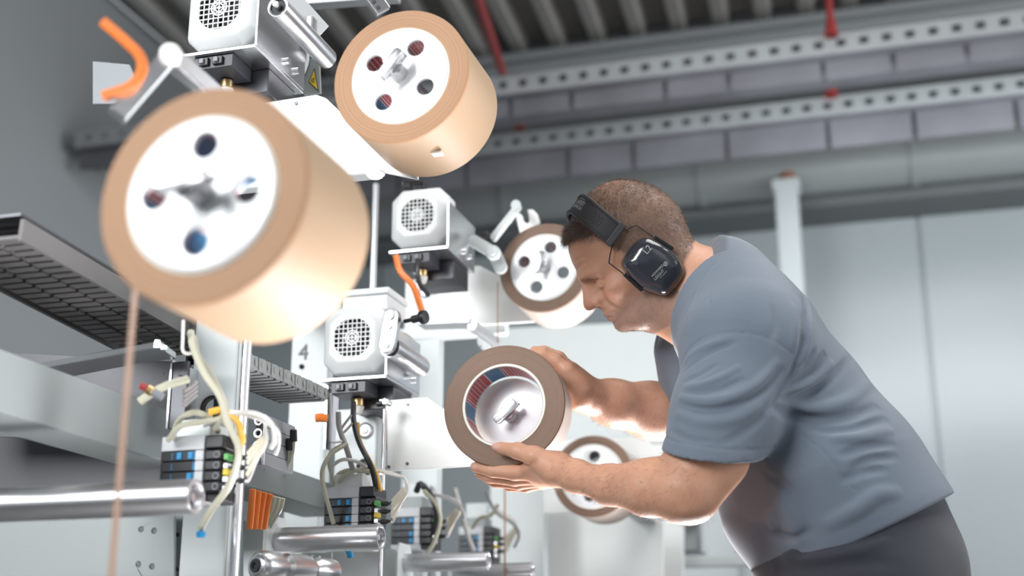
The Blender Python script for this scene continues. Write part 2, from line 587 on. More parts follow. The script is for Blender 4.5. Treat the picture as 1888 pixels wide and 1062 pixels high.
def disk_with_holes(m, c, r, th, hr, hd, rot, seg=64, nh=4):
    """flat disc in the XZ plane with round holes, facing -Y"""
    bm = bmesh.new()
    outer = [bm.verts.new((r * math.cos(2 * math.pi * k / seg), 0, r * math.sin(2 * math.pi * k / seg))) for k in range(seg)]
    edges = [bm.edges.new((outer[k], outer[(k + 1) % seg])) for k in range(seg)]
    for j in range(nh):
        a = rot + j * 2 * math.pi / nh
        hc = (hd * math.cos(a), hd * math.sin(a))
        vs = [bm.verts.new((hc[0] + hr * math.cos(2 * math.pi * k / 28), 0, hc[1] + hr * math.sin(2 * math.pi * k / 28))) for k in range(28)]
        edges += [bm.edges.new((vs[k], vs[(k + 1) % 28])) for k in range(28)]
    bmesh.ops.triangle_fill(bm, use_beauty=True, use_dissolve=False, edges=edges)
    ret = bmesh.ops.extrude_face_region(bm, geom=bm.faces[:])
    bmesh.ops.translate(bm, verts=[v for v in ret['geom'] if isinstance(v, bmesh.types.BMVert)], vec=(0, th, 0))
    bm.verts.ensure_lookup_table()
    bm.verts.index_update()
    m.add([np.asarray(v.co) + c for v in bm.verts], [[v.index for v in f.verts] for f in bm.faces])
    bm.free()
    return m


def mandrel(c, label, rot, bar_ang, r=.0765, back=.17, holes=4):
    """c: centre of the disc's front"""
    c = np.asarray(c, float)
    t = thing('mandrel', label, 'mandrel', c, 'roll mandrels of the machine')
    disk_with_holes(MB(), c, r, .007, .0135, .0485, rot, nh=holes).build('disk', M['disk'], t, bevel=.0008)
    MB().cyl(c + (0, .007, 0), c + (0, back, 0), .016, seg=24).build('hub_shaft', M['brushed'], t)
    d = np.array([math.cos(bar_ang), 0, math.sin(bar_ang)])
    e = np.array([-math.sin(bar_ang), 0, math.cos(bar_ang)])
    MB().cyl(c + (0, -.030, 0), c, .0140, seg=24, bev=.002).build('stem', M['brushed'], t)
    h = MB()
    cc = c + np.array([0, -.036, 0])
    pts = [cc + d * (.026 * s) + e * .0078 * q for s, q in ((-1, -.6), (-.8, -1), (.8, -1), (1, -.6), (1, .6), (.8, 1), (-.8, 1), (-1, .6))]
    h.prism([q + np.array([0, -.008, 0]) for q in pts], (0, .015, 0))
    h.build('lock_bar', M['alu'], t, bevel=.0015)
    MB().cyl(cc + np.array([0, .016, 0]) + d * .008, cc + np.array([0, .016, 0]) + d * .027, .0036, seg=12).build('lock_pin', M['brushed'], t)
    return t


RA = P(372, 358, 1.26)
RB = P(738, 139, 2.04)
RD = P(1003, 493, 3.03)
RE = P(1092, 878, 3.27)
RC = P(943, 766, 2.43)
RH = P(929, 747, 2.36)
tape_roll(RA, .1085, .150, M['wind_light'], M['kraft'], 'out-of-focus big tan tape roll nearest the camera at left')
mandrel(RA + (0, -.003, 0), 'blurred white four-hole mandrel disc in the nearest roll', math.radians(88), math.radians(10))
tape_roll(RB, .1090, .150, M['wind_light'], M['kraft'], 'high tan tape roll at top centre below the roof')
mandrel(RB + (0, -.003, 0), 'white four-hole mandrel disc in the high tan roll', math.radians(59), math.radians(52))
tape_roll(RD, .1045, .150, M['wind_dark'], M['kraft_pale'], 'brown tape roll directly behind the face of the man')
mandrel(RD + (0, -.003, 0), 'white four-hole mandrel disc behind the face of the man', math.radians(70), math.radians(72))
tape_roll(RE, .1000, .150, M['wind_dark'], M['kraft_pale'], 'blurred brown tape roll behind the near forearm')
mandrel(RE + (0, -.003, 0), 'white four-hole mandrel disc half hidden by the near forearm', math.radians(82), math.radians(150))
mandrel(RC, 'bare silver mandrel seen through the core of the roll in hand', math.radians(30), math.radians(42), r=.0685, back=.104, holes=0)
HROLL = tape_roll(RH, .1095, .066, M['wind_dark'], M['kraft_pale'], 'brown tape roll with open red and blue core held in both hands', core_r=.0700, core_t=.0055)
HROLL.rotation_euler = (math.radians(-2), math.radians(0), math.radians(3))
MB().box(RB + (.030, .06, -.1075), RB + (.046, .075, -.104)).build('tape_end_tab', M['core_white'], bpy.data.objects['tape_roll.001'], smooth=False)
# ------------------------------------------------------------------ implicit surfaces for the man
class Field:
    """smooth unions, cuts and relief, meshed with surface nets in sparse blocks"""
    def __init__(self):
        self.ops = []

    def _add(self, mode, fn, c, R, k):
        self.ops.append((mode, fn, np.atleast_2d(np.asarray(c, float)), R, k))
        return self

    def cone(self, a, b, r1, r2, k=.012, mode='add', flat=None, fs=1.0):
        a, b = np.asarray(a, float), np.asarray(b, float)
        ba = b - a
        L2 = float(ba @ ba) + 1e-12
        n = unit(flat) if flat is not None else None

        def fn(p):
            q = p - a
            if n is not None:
                q = q + np.outer(q @ n, n) * (1 / fs - 1)
                bb = ba + n * (ba @ n) * (1 / fs - 1)
                l2 = float(bb @ bb) + 1e-12
            else:
                bb, l2 = ba, L2
            t = np.clip(q @ bb / l2, 0, 1)
            return (np.sqrt(((q - t[:, None] * bb) ** 2).sum(1)) - (r1 + (r2 - r1) * t)) * (min(1.0, fs))
        ns = int(math.sqrt(L2) / .03) + 2
        return self._add(mode, fn, [a + ba * t for t in np.linspace(0, 1, ns)], max(r1, r2) * max(1, fs) + .008 + .10 * (max(1, fs) - 1), k)

    def ell(self, c, rad, axes=None, k=.012, mode='add'):
        c = np.asarray(c, float)
        A = np.eye(3) if axes is None else np.asarray(axes, float)
        rad = np.asarray(rad, float)

        def fn(p):
            q = (p - c) @ A.T
            k0 = np.sqrt(((q / rad) ** 2).sum(1))
            k1 = np.sqrt(((q / rad ** 2) ** 2).sum(1)) + 1e-9
            return k0 * (k0 - 1) / k1
        return self._add(mode, fn, c, float(rad.max()), k)

    def custom(self, fn, c, R, k=.012, mode='add'):
        return self._add(mode, fn, c, R, k)

    def plane(self, p0, n, k=.004):
        p0, n = np.asarray(p0, float), unit(n)
        return self._add('cut', lambda p: (p - p0) @ n, p0, 1e3, k)

    def ridge(self, pts, h, w, fade=True):
        """a fold: raises (h > 0) or sinks the surface along a polyline"""
        pts = [np.asarray(q, float) for q in pts]
        n = len(pts)
        segs = []
        for i in range(n - 1):
            segs.append((pts[i], pts[i + 1], i / (n - 1), (i + 1) / (n - 1)))
        c = [a + (b - a) * t for a, b, _, _ in segs for t in (0, .5, 1)]
        R = 2.4 * w + .006

        def fn(p):
            best = np.full(len(p), 1e9)
            tt = np.zeros(len(p))
            for a, b, t0, t1 in segs:
                ba = b - a
                t = np.clip((p - a) @ ba / (ba @ ba + 1e-12), 0, 1)
                d2 = ((p - a - t[:, None] * ba) ** 2).sum(1)
                m = d2 < best
                best = np.where(m, d2, best)
                tt = np.where(m, t0 + (t1 - t0) * t, tt)
            amp = np.sin(np.pi * np.clip(tt * .86 + .07, 0, 1)) if fade else 1.0
            return -h * amp * np.clip(1 - best / (2.4 * w) ** 2, 0, 1) ** 5
        return self._add('disp', fn, c, R, .0)

    def eval(self, p, ops=None):
        d = np.full(len(p), 9.0)
        for mode, fn, c, R, k in (self.ops if ops is None else ops):
            if mode == 'disp':
                d = d + fn(p)
                continue
            v = fn(p)
            if mode == 'add':
                h = np.maximum(k - np.abs(d - v), 0) / k
                d = np.minimum(d, v) - h * h * k * .25
            else:
                v = -v if mode == 'sub' else v
                h = np.maximum(k - np.abs(d - v), 0) / k
                d = np.maximum(d, v) + h * h * k * .25
        return d

    def hit(self, px, py):
        r = FWD + RGT * (px - 944) / FPX + UPV * (531 - py) / FPX
        t = 1.2
        for _ in range(120):
            v = self.eval((CAM_POS + r * t)[None])[0]
            t += v * .7
            if v < 5e-4:
                return CAM_POS + r * t
            if t > 4:
                break
        return None

    def mesh(self, lo, hi, h, nb=16):
        lo, hi = np.asarray(lo, float), np.asarray(hi, float)
        N = np.ceil((hi - lo) / (h * nb)).astype(int)
        gi = np.stack(np.meshgrid(*[np.arange(n) for n in N], indexing='ij'), -1).reshape(-1, 3)
        cen = lo + (gi + .5) * (h * nb)
        brad = h * nb * .87
        dv = self.eval(cen)
        act = gi[np.abs(dv) < brad * 1.7 + .01]
        G = N * nb + 2
        key = lambda ijk: (ijk[:, 0] * G[1] + ijk[:, 1]) * G[2] + ijk[:, 2]
        n1 = nb + 1
        off = np.stack(np.meshgrid(*[np.arange(n1)] * 3, indexing='ij'), -1).reshape(-1, 3)
        K, V, Q = [], [], []
        for b in act:
            i0 = b * nb
            c = lo + (i0 + nb / 2) * h
            ops = [o for o in self.ops if o[3] > 100 or np.sqrt(((o[2] - c) ** 2).sum(1).min()) - o[3] < brad + (0 if o[0] == 'disp' else max(o[4], .012) + .022)]
            if not ops:
                continue
            s = self.eval(lo + (i0 + off) * h, ops).reshape(n1, n1, n1)
            if s.min() > 0 or s.max() < 0:
                continue
            neg = s < 0
            cnt = sum(neg[x:x + nb, y:y + nb, z:z + nb].astype(int) for x in (0, 1) for y in (0, 1) for z in (0, 1))
            cell = np.argwhere((cnt > 0) & (cnt < 8))
            if len(cell) == 0:
                continue
            acc = np.zeros((len(cell), 3))
            num = np.zeros(len(cell))
            for ax in range(3):
                o1, o2 = [q for q in range(3) if q != ax]
                for e1 in (0, 1):
                    for e2 in (0, 1):
                        A = cell.copy()
                        A[:, o1] += e1
                        A[:, o2] += e2
                        B = A.copy()
                        B[:, ax] += 1
                        sa, sb = s[A[:, 0], A[:, 1], A[:, 2]], s[B[:, 0], B[:, 1], B[:, 2]]
                        m = (sa < 0) != (sb < 0)
                        t = np.where(m, sa / np.where(m, sa - sb, 1), 0)
                        pt = A.astype(float)
                        pt[:, ax] += t
                        acc += pt * m[:, None]
                        num += m
            K.append(key(cell + i0))
            V.append(lo + (acc / num[:, None] + i0) * h)
            for ax in range(3):
                o1, o2 = (ax + 1) % 3, (ax + 2) % 3
                sl0 = [slice(0, nb)] * 3
                sl1 = list(sl0)
                sl1[ax] = slice(1, nb + 1)
                na, nbv = neg[tuple(sl0)], neg[tuple(sl1)]
                for flip, msk in ((False, na & ~nbv), (True, ~na & nbv)):
                    g = np.argwhere(msk)
                    if len(g) == 0:
                        continue
                    g = g + i0
                    d1, d2 = np.zeros(3, int), np.zeros(3, int)
                    d1[o1], d2[o2] = 1, 1
                    q = np.stack([key(g - d1 - d2), key(g - d2), key(g), key(g - d1)], 1)
                    Q.append(q[:, ::-1] if flip else q)
        K, V, Q = np.concatenate(K), np.concatenate(V), np.concatenate(Q)
        o = np.argsort(K)
        K, V = K[o], V[o]
        ix = np.searchsorted(K, Q)
        ix = np.clip(ix, 0, len(K) - 1)
        ok = (K[ix] == Q).all(1)
        return V, ix[ok]


def mesh_object(name, V, F, material, parent=None, origin=None):
    me = bpy.data.meshes.new(name)
    off = MB.wloc(parent) if parent is not None else np.asarray(origin if origin is not None else (0, 0, 0), float)
    me.vertices.add(len(V))
    me.vertices.foreach_set('co', (V - off).astype(np.float32).ravel())
    me.loops.add(F.size)
    me.loops.foreach_set('vertex_index', F.astype(np.int32).ravel())
    me.polygons.add(len(F))
    k = F.shape[1]
    me.polygons.foreach_set('loop_start', np.arange(0, F.size, k, dtype=np.int32))
    me.polygons.foreach_set('use_smooth', np.ones(len(F), bool))
    me.update()
    me.validate()
    me.materials.append(material)
    o = bpy.data.objects.new(name, me)
    COL.objects.link(o)
    if parent is not None:
        o.parent = parent
    else:
        o.location = tuple(off)
        o.matrix_world = Matrix.Translation(Vector(tuple(off)))
    return o


def relax(V, F, it=2, lam=.5):
    n = len(V)
    E = np.concatenate([F[:, [0, 1]], F[:, [1, 2]], F[:, [2, 3]], F[:, [3, 0]]])
    deg = np.bincount(E.ravel(), minlength=n)[:, None].clip(1)
    for _ in range(it):
        S = np.zeros_like(V)
        for ax in range(3):
            S[:, ax] = np.bincount(E[:, 0], V[E[:, 1], ax], n) + np.bincount(E[:, 1], V[E[:, 0], ax], n)
        V = V + lam * (S / deg - V)
    return V


# ------------------------------------------------------------------ the head frame
HD = 2.44
HO = P(1203, 491, HD)
h_f = unit(-.819 * RGT - .573 * UPV - .10 * FWD)
h_u = -.573 * RGT + .819 * UPV
h_u = unit(h_u - h_f * (h_u @ h_f))
h_l = np.cross(h_u, h_f)
if h_l @ FWD > 0:
    h_l = -h_l
HAX = np.array([h_f, h_l, h_u])


def H(f, l, u):
    return HO + (f * h_f + l * h_l + u * h_u) * .001


def hell(F_, c, r, k=.010, mode='add', rot=0.0):
    A = HAX
    if rot:
        cs, sn = math.cos(rot), math.sin(rot)
        A = np.array([cs * h_f + sn * h_u, h_l, -sn * h_f + cs * h_u])
    F_.ell(H(*c), np.array(r) * .001, A, k, mode)


TU = np.array([-80, -74, -66, -56, -46, -36, -26, -14, -4, 8, 22, 36, 48, 57, 70, 90, 109, 123, 138]) * .001
TF = np.array([66, 86, 102, 111, 111, 109, 110, 112, 112, 110, 106, 107, 115, 121, 118.5, 116, 110, 101, 84]) * .001
TM = np.array([45, 45, 42, 38, 36, 34, 32, 30, 28, 26, 24, 20, 18, 16, 14, 10, 8, 6, 4]) * .001
TB = np.array([30, 15, 5, -5, -12, -20, -25, -30, -35, -40, -45, -50, -50, -50, -50, -50, -50, -45, -40]) * .001
TW = np.array([24, 36, 46, 53, 57, 60, 63, 65, 67, 69, 71, 72.5, 73, 73.5, 74, 74, 70, 64, 50]) * .001


def face_fn(p):
    q = (p - HO) @ HAX.T
    f, l, u = q[:, 0], q[:, 1], q[:, 2]
    Fr, Mi, Bk, Wd = (np.interp(u, TU, T) for T in (TF, TM, TB, TW))
    x = np.where(f > Mi, (f - Mi) / (Fr - Mi), (Mi - f) / (Mi - Bk))
    e = 2.35
    val = (np.abs(x) ** e + np.abs(l / Wd) ** e) ** (1 / e)
    d = (val - 1) * np.minimum(Wd, np.where(f > Mi, Fr - Mi, Mi - Bk)) * .85
    out = np.maximum(TU[0] - u, u - TU[-1])
    return np.maximum(d, out)


def head_ops(B, hair=False):
    hell(B, (3, 0, 68), (95, 77, 107))
    B.custom(face_fn, H(40, 0, 30), .14, .016)
    hell(B, (-40, 0, 60), (52, 70, 60), .03)
    # brow, cheekbones, muzzle, chin, jaw
    for s in (1, -1):
        B.cone(H(113, s * 12, 55), H(94, s * 44, 47), .009, .008, .012)
        hell(B, (70, s * 47, 10), (30, 18, 15), .022)
        B.cone(H(20, s * 54, -48), H(84, s * 30, -62), .016, .018, .020)
    hell(B, (104.5, 0, -21), (16, 29, 20), .014)
    hell(B, (102.5, 0, -55), (16, 21, 14), .014)
    for s in (1, -1):
        hell(B, (116, s * 31, 31), (15, 18, 11), .012, 'sub')
        hell(B, (94, s * 31, 30), (15, 16, 12), .004)
        # upper lid fold and lash line
        B.ridge([H(103, s * 20, 36), H(106, s * 31, 40), H(99, s * 43, 34)], -.0016, .0022)
        B.ridge([H(105, s * 19, 25), H(107, s * 31, 23), H(98, s * 44, 25)], -.0022, .0018)
        B.ridge([H(104, s * 18, 14), H(102, s * 31, 12), H(94, s * 44, 16)], -.0012, .003)
    # nose
    B.cone(H(105, 0, 47), H(114, 0, 8), .0105, .0165, .012)
    B.cone(H(112, 0, 34), H(123, 0, 13), .0095, .0125, .008)
    B.cone(H(116, 0, 47), H(133, 0, 15), .0075, .0095, .010)
    hell(B, (135, 0, 8), (11, 11, 9.5), .006)
    for s in (1, -1):
        hell(B, (121, s * 12.5, 5), (11, 6.5, 7.5), .005)
        hell(B, (127, s * 6.5, -4.5), (5.0, 3.2, 3.5), .003, 'sub')
    # lips
    hell(B, (114.5, 0, -23), (10.5, 23, 5), .005)
    hell(B, (113.5, 0, -33), (10, 20, 5.8), .005)
    B.ridge([H(106, -27, -30), H(119, -12, -28.5), H(124, 0, -28), H(119, 12, -28.5), H(106, 27, -30)], -.0038, .0018, False)
    for s in (1, -1):
        B.ridge([H(116, s * 19, 4), H(109, s * 31, -12), H(98, s * 37, -32)], -.0035, .0048)
    # forehead creases
    for u, h in ((77, .0024), (89, .0022), (66, .0016)):
        B.ridge([H(90, 52, u - 6), H(108, 34, u), H(119 - abs(u - 70) * .1, 12, u - 2), H(119, -12, u - 2)], -h, .0026)


B = Field()
head_ops(B)
# neck and trapezius
B.cone(H(2, 0, 8), PY(1318, 545, 2.305), .066, .078, .03)
B.cone(H(40, 0, -62), PY(1265, 590, 2.30), .040, .050, .03)
B.ridge([H(-78, 40, -2), H(-72, 62, -40), H(-60, 66, -75)], -.004, .005)
B.ridge([H(-92, 20, -22), H(-86, 52, -55), H(-74, 60, -90)], -.003, .005)
# trunk under the clothes
B.cone(PY(1330, 560, 2.30), PY(1430, 700, 2.30), .085, .115, .03)
B.cone(PY(1430, 700, 2.30), PY(1570, 960, 2.30), .115, .125, .03)
sh_n, el_n = PY(1378, 650, 2.12), PY(1262, 906, 2.025)
sh_f, el_f = PY(1330, 640, 2.47), PY(1262, 772, 2.56)
B.cone(PY(1350, 590, 2.30), sh_n, .07, .066, .03)
B.cone(PY(1350, 590, 2.30), sh_f, .07, .06, .03)
# near (left) arm
B.cone(sh_n, PY(1304, 828, 2.045), .064, .0590, .02)
B.cone(PY(1304, 828, 2.045), el_n, .0590, .047, .02)
B.cone(PY(1318, 850, 2.05), PY(1284, 915, 2.03), .046, .034, .02)
B.cone(el_n, PY(1195, 901, 2.055), .044, .0405, .016)
B.cone(PY(1195, 901, 2.055), PY(1125, 894, 2.10), .0405, .0305, .016)
B.cone(PY(1125, 894, 2.10), PY(1062, 879, 2.15), .0305, .0235, .016)
B.cone(PY(1212, 884, 2.05), PY(1160, 888, 2.07), .030, .024, .02)
B.cone(PY(1062, 877, 2.15), PY(1030, 866, 2.18), .0250, .0250, .02)
B.ridge([PY(1232, 905, 1.975), PY(1262, 925, 1.975), PY(1240, 935, 1.98)], -.004, .012)
# far (right) arm
B.cone(sh_f, el_f, .06, .05, .02)
B.cone(el_f, PY(1200, 757, 2.49), .050, .0525, .02)
B.cone(PY(1200, 757, 2.49), PY(1130, 743, 2.42), .0525, .042, .02)
B.cone(PY(1130, 743, 2.42), PY(1078, 728, 2.365), .042, .031, .02)

# near hand, palm up under the roll, thumb on its front
bot = RH[2] - .1095
def L(px, py, Y): return PY(px, py, Y)
wr = L(1030, 866, 2.18)
palm = [(L(1018, 868, 2.19), L(985, 871, 2.212), .0215, .0150), (L(1020, 872, 2.215), L(990, 878, 2.238), .020, .0145),
        (L(1024, 876, 2.24), L(995, 884, 2.262), .0185, .0135), (L(1028, 880, 2.26), L(1001, 889, 2.284), .017, .0125)]
for a, b, r1, r2 in palm:
    B.cone(a, b, r1, r2, .014)
B.cone(wr, L(1005, 872, 2.225), .025, .020, .02)
fingers = [((985, 871, 2.212), (948, 872, 2.222), (908, 868, 2.230), (876, 861, 2.236), .0138, .0116, .0102, .0080),
           ((990, 878, 2.238), (948, 883, 2.246), (904, 879, 2.252), (884, 873, 2.256), .0135, .0115, .0100, .0080),
           ((995, 884, 2.262), (956, 891, 2.270), (914, 888, 2.276), (896, 881, 2.279), .0125, .0108, .0095, .0076),
           ((1001, 889, 2.284), (970, 897, 2.292), (940, 896, 2.298), (922, 890, 2.301), .0112, .0096, .0084, .0068)]
for a, b, c, d, r0, r1, r2, r3 in fingers:
    r0, r1, r2, r3 = r0 * 1.08, r1 * 1.12, r2 * 1.14, r3 * 1.14
    a, b, c, d = L(*a), L(*b), L(*c), L(*d)
    B.cone(a, b, r0, r1, .005)
    B.cone(b, c, r1, r2, .004)
    B.cone(c, d, r2, r3, .004)
th = [(1022, 862, 2.178), (986, 842, 2.172), (952, 831, 2.180), (920, 826, 2.198)]
th = [L(*q) for q in th]
B.cone(th[0], th[1], .0225, .0175, .014)
B.cone(th[1], th[2], .0168, .0132, .008)
B.cone(th[2], th[3], .0132, .0108, .004)
B.ell(L(956, 831, 2.178), (.0135, .0130, .0132), None, .006)
B.cone(L(1005, 858, 2.176), L(975, 862, 2.20), .014, .012, .012)
B.ridge([L(990, 851, 2.155), L(975, 856, 2.17), L(962, 860, 2.19)], -.003, .0045)
B.ridge([L(1018, 838, 2.15), L(1012, 858, 2.145), L(1022, 874, 2.15)], -.0018, .004)
B.ridge([L(960, 822, 2.165), L(957, 830, 2.162), L(958, 838, 2.165)], -.0011, .0018)
B.ridge([L(954, 822, 2.165), L(951, 830, 2.162), L(952, 838, 2.165)], -.0010, .0018)
# thumb nail bed
B.ell(L(914, 823, 2.188), (.0085, .004, .0068), None, .002)

# far hand round the right side of the roll
B.cone(L(1078, 728, 2.365), L(1060, 706, 2.345), .030, .028, .02)
for q0, q1, r0, r1 in (((1066, 720, 2.335), (1046, 684, 2.318), .024, .0165), ((1070, 716, 2.36), (1052, 684, 2.345), .023, .016), ((1072, 716, 2.385), (1058, 688, 2.37), .021, .015)):
    B.cone(L(*q0), L(*q1), r0, r1, .016)
rf = [((1046, 684, 2.318), (1026, 664, 2.312), (1002, 652, 2.305), (984, 650, 2.300), .0145, .0122, .0105, .0082),
      ((1052, 684, 2.345), (1030, 660, 2.338), (1004, 648, 2.330), (985, 646, 2.324), .0145, .0122, .0105, .0082),
      ((1058, 690, 2.37), (1038, 668, 2.364), (1014, 656, 2.356), (998, 654, 2.350), .0135, .0115, .0098, .0078),
      ((1062, 700, 2.39), (1046, 684, 2.386), (1028, 674, 2.380), (1016, 672, 2.376), .012, .010, .009, .007)]
for a, b, c, d, r0, r1, r2, r3 in rf:
    a, b, c, d = L(*a), L(*b), L(*c), L(*d)
    B.cone(a, b, r0, r1, .006)
    B.cone(b, c, r1, r2, .005)
    B.cone(c, d, r2, r3, .004)
B.cone(L(1062, 735, 2.335), L(1040, 716, 2.315), .021, .0165, .014)
B.cone(L(1040, 716, 2.315), L(1022, 700, 2.322), .0150, .0120, .008)
B.cone(L(1022, 700, 2.322), L(1006, 690, 2.325), .0120, .0095, .005)
for y in (694, 702, 710):
    B.ridge([L(1030, y, 2.285), L(1044, y - 4, 2.28), L(1056, y - 3, 2.29)], -.0016, .0026)
B.ridge([L(1045, 735, 2.29), L(1060, 738, 2.29), L(1076, 730, 2.31)], -.003, .004)

# ------------------------------------------------------------------ the man: body mesh with vertex tints
def attr_material(name, rough, sss, bump_s, bump_scale, spec=.4):
    m = bpy.data.materials.new(name)
    m.use_nodes = True
    nt = m.node_tree
    b = nt.nodes['Principled BSDF']
    b.inputs['Roughness'].default_value = rough
    b.inputs['Specular IOR Level'].default_value = spec
    b.inputs['Subsurface Weight'].default_value = sss
    b.inputs['Subsurface Radius'].default_value = (1.0, .35, .2)
    b.inputs['Subsurface Scale'].default_value = .006
    at = nt.nodes.new('ShaderNodeAttribute')
    at.attribute_name = 'tint'
    tc = nt.nodes.new('ShaderNodeTexCoord')
    n = nt.nodes.new('ShaderNodeTexNoise')
    n.inputs['Scale'].default_value = 45
    n.inputs['Detail'].default_value = 5
    nt.links.new(tc.outputs['Object'], n.inputs['Vector'])
    mx = nt.nodes.new('ShaderNodeMix')
    mx.data_type = 'RGBA'
    mx.blend_type = 'MULTIPLY'
    mx.inputs[0].default_value = 1
    r = nt.nodes.new('ShaderNodeValToRGB')
    r.color_ramp.elements[0].position, r.color_ramp.elements[1].position = .3, .7
    r.color_ramp.elements[0].color = (.93, .88, .86, 1)
    r.color_ramp.elements[1].color = (1.0, 1.0, 1.0, 1)
    nt.links.new(n.outputs['Fac'], r.inputs[0])
    nt.links.new(at.outputs['Color'], mx.inputs[6])
    nt.links.new(r.outputs[0], mx.inputs[7])
    nt.links.new(mx.outputs[2], b.inputs['Base Color'])
    n2 = nt.nodes.new('ShaderNodeTexNoise')
    n2.inputs['Scale'].default_value = bump_scale
    n2.inputs['Detail'].default_value = 6
    nt.links.new(tc.outputs['Object'], n2.inputs['Vector'])
    bp = nt.nodes.new('ShaderNodeBump')
    bp.inputs['Strength'].default_value = bump_s
    bp.inputs['Distance'].default_value = .0015
    nt.links.new(n2.outputs['Fac'], bp.inputs['Height'])
    nt.links.new(bp.outputs['Normal'], b.inputs['Normal'])
    return m


M['skin'] = attr_material('skin', .46, .12, .28, 300)


def fabric(name, col, scale=900, rough=.85):
    m = mat(name, col, rough, 0, var=.10, vscale=14, spec=.25)
    nt = m.node_tree
    b = nt.nodes['Principled BSDF']
    b.inputs['Sheen Weight'].default_value = .25
    b.inputs['Sheen Roughness'].default_value = .5
    tc = nt.nodes.new('ShaderNodeTexCoord')
    n = nt.nodes.new('ShaderNodeTexNoise')
    n.inputs['Scale'].default_value = 85
    n.inputs['Detail'].default_value = 8
    n.inputs['Roughness'].default_value = .7
    nt.links.new(tc.outputs['Object'], n.inputs['Vector'])
    bp = nt.nodes.new('ShaderNodeBump')
    bp.inputs['Strength'].default_value = .22
    bp.inputs['Distance'].default_value = .002
    nt.links.new(n.outputs['Fac'], bp.inputs['Height'])
    nt.links.new(bp.outputs['Normal'], b.inputs['Normal'])
    return m


M['shirt'] = fabric('slate_cotton', (.128, .156, .198))
M['trousers'] = fabric('dark_grey_workwear', (.036, .039, .052))
M['hair'] = mat('cropped_brown_hair', (.165, .118, .094), .5, var=.45, vscale=90)
M['stubble'] = mat('grey_stubble', (.30, .26, .24), .5, var=.4, vscale=120)
M['armhair'] = mat('arm_hair', (.22, .13, .08), .4, var=.3, vscale=90)

VB, FB = B.mesh((-1.0, 1.85, .78), (.18, 2.70, 1.80), .0027)
VB = relax(VB, FB, 2, .35)
body = mesh_object('person', VB, FB, M['skin'], origin=(-.05, 2.30, .0))
tag(body, 'man in a grey t-shirt and ear defenders bending over the tape roll in his hands', 'person')

# tints: scalp, beard shadow, lips, ruddy nose and cheeks
hl = (VB - HO) @ HAX.T * 1000
f_, l_, u_ = hl[:, 0], hl[:, 1], hl[:, 2]
skin = np.array([.62, .340, .228])
tint = np.tile(skin, (len(VB), 1))


def blend(mask, col):
    global tint
    mask = np.clip(mask, 0, 1)[:, None]
    tint = tint * (1 - mask) + np.array(col) * mask


def blob(c, r):
    return np.exp(-(((f_ - c[0]) / r[0]) ** 2 + ((np.abs(l_) - c[1]) / r[1]) ** 2 + ((u_ - c[2]) / r[2]) ** 2))


inhead = (f_ > -120) & (f_ < 160) & (np.abs(l_) < 110) & (u_ > -120) & (u_ < 200)
blend(inhead * blob((140, 0, 8), (16, 18, 14)) * .75, (.50, .19, .15))
blend(inhead * blob((92, 44, 5), (25, 20, 16)) * .40, (.54, .22, .155))
blend(inhead * blob((119, 0, -24), (14, 20, 4.5)) * .8, (.42, .15, .125))
blend(inhead * blob((119, 0, -33), (14, 18, 5)) * .8, (.45, .17, .14))
blend(inhead * blob((104, 31, 22), (14, 14, 2.6)) * .75, (.10, .05, .04))
blend(inhead * blob((110, 30, 50), (16, 22, 5)) * .45, (.20, .11, .08))
HLF = np.array([-110, -95, -80, -60, -20, 15, 22, 40, 52, 62, 75, 90, 105, 120])
HLU = np.array([20, 8, -2, -12, -25, -20, 5, 48, 72, 95, 112, 120, 122, 128])
hairline = np.interp(f_, HLF, HLU)
scalp = inhead * np.clip((u_ - hairline) / 7 + .3 + .5 * np.sin(f_ * .9 + l_ * .7) * .3, 0, 1) * (u_ > -30)
thin = .32 * np.exp(-(((f_ + 18) / 34) ** 2 + (l_ / 38) ** 2 + ((u_ - 175) / 30) ** 2))
blend(scalp * (.72 - thin), (.185, .125, .095))
beard = inhead * np.clip((-4 - u_ - np.maximum(0, (f_ - 60)) * .12 + np.maximum(0, 30 - f_) * .35) / 22, 0, 1) * (u_ > -98) * (f_ > 8)
beard = np.maximum(beard, inhead * blob((108, 10, -12), (14, 26, 9)) * .8)
lipm = blob((119, 0, -28), (14, 19, 9)) * (f_ > 108)
blend(beard * .62 * (1 - lipm), (.28, .19, .16))
# nails
for q, r in ((L(914, 823, 2.186), .0085), (L(872, 860, 2.226), .007)):
    dd = np.linalg.norm((VB - q) / np.array([1, .8, .85]), axis=1)
    blend((dd < r) * .65, (.66, .42, .36))
# forearms a little redder, hands paler
ca = body.data.color_attributes.new('tint', 'FLOAT_COLOR', 'POINT')
ca.data.foreach_set('color', np.concatenate([tint, np.ones((len(tint), 1))], 1).astype(np.float32).ravel())


# ------------------------------------------------------------------ hair: thin blades grown from the body surface
def face_samples(mask_v, n, V=VB, F=FB):
    fm = mask_v[F].mean(1)
    a = np.linalg.norm(np.cross(V[F[:, 1]] - V[F[:, 0]], V[F[:, 3]] - V[F[:, 0]]), axis=1)
    w = a * fm
    idx = rng.choice(len(F), n, p=w / w.sum())
    s, t = rng.random((2, n, 1))
    v = V[F[idx]]
    p = (v[:, 0] * (1 - s) + v[:, 1] * s) * (1 - t) + (v[:, 3] * (1 - s) + v[:, 2] * s) * t
    nn = np.cross(v[:, 2] - v[:, 0], v[:, 3] - v[:, 1])
    nn /= np.linalg.norm(nn, axis=1, keepdims=True) + 1e-12
    return p, nn


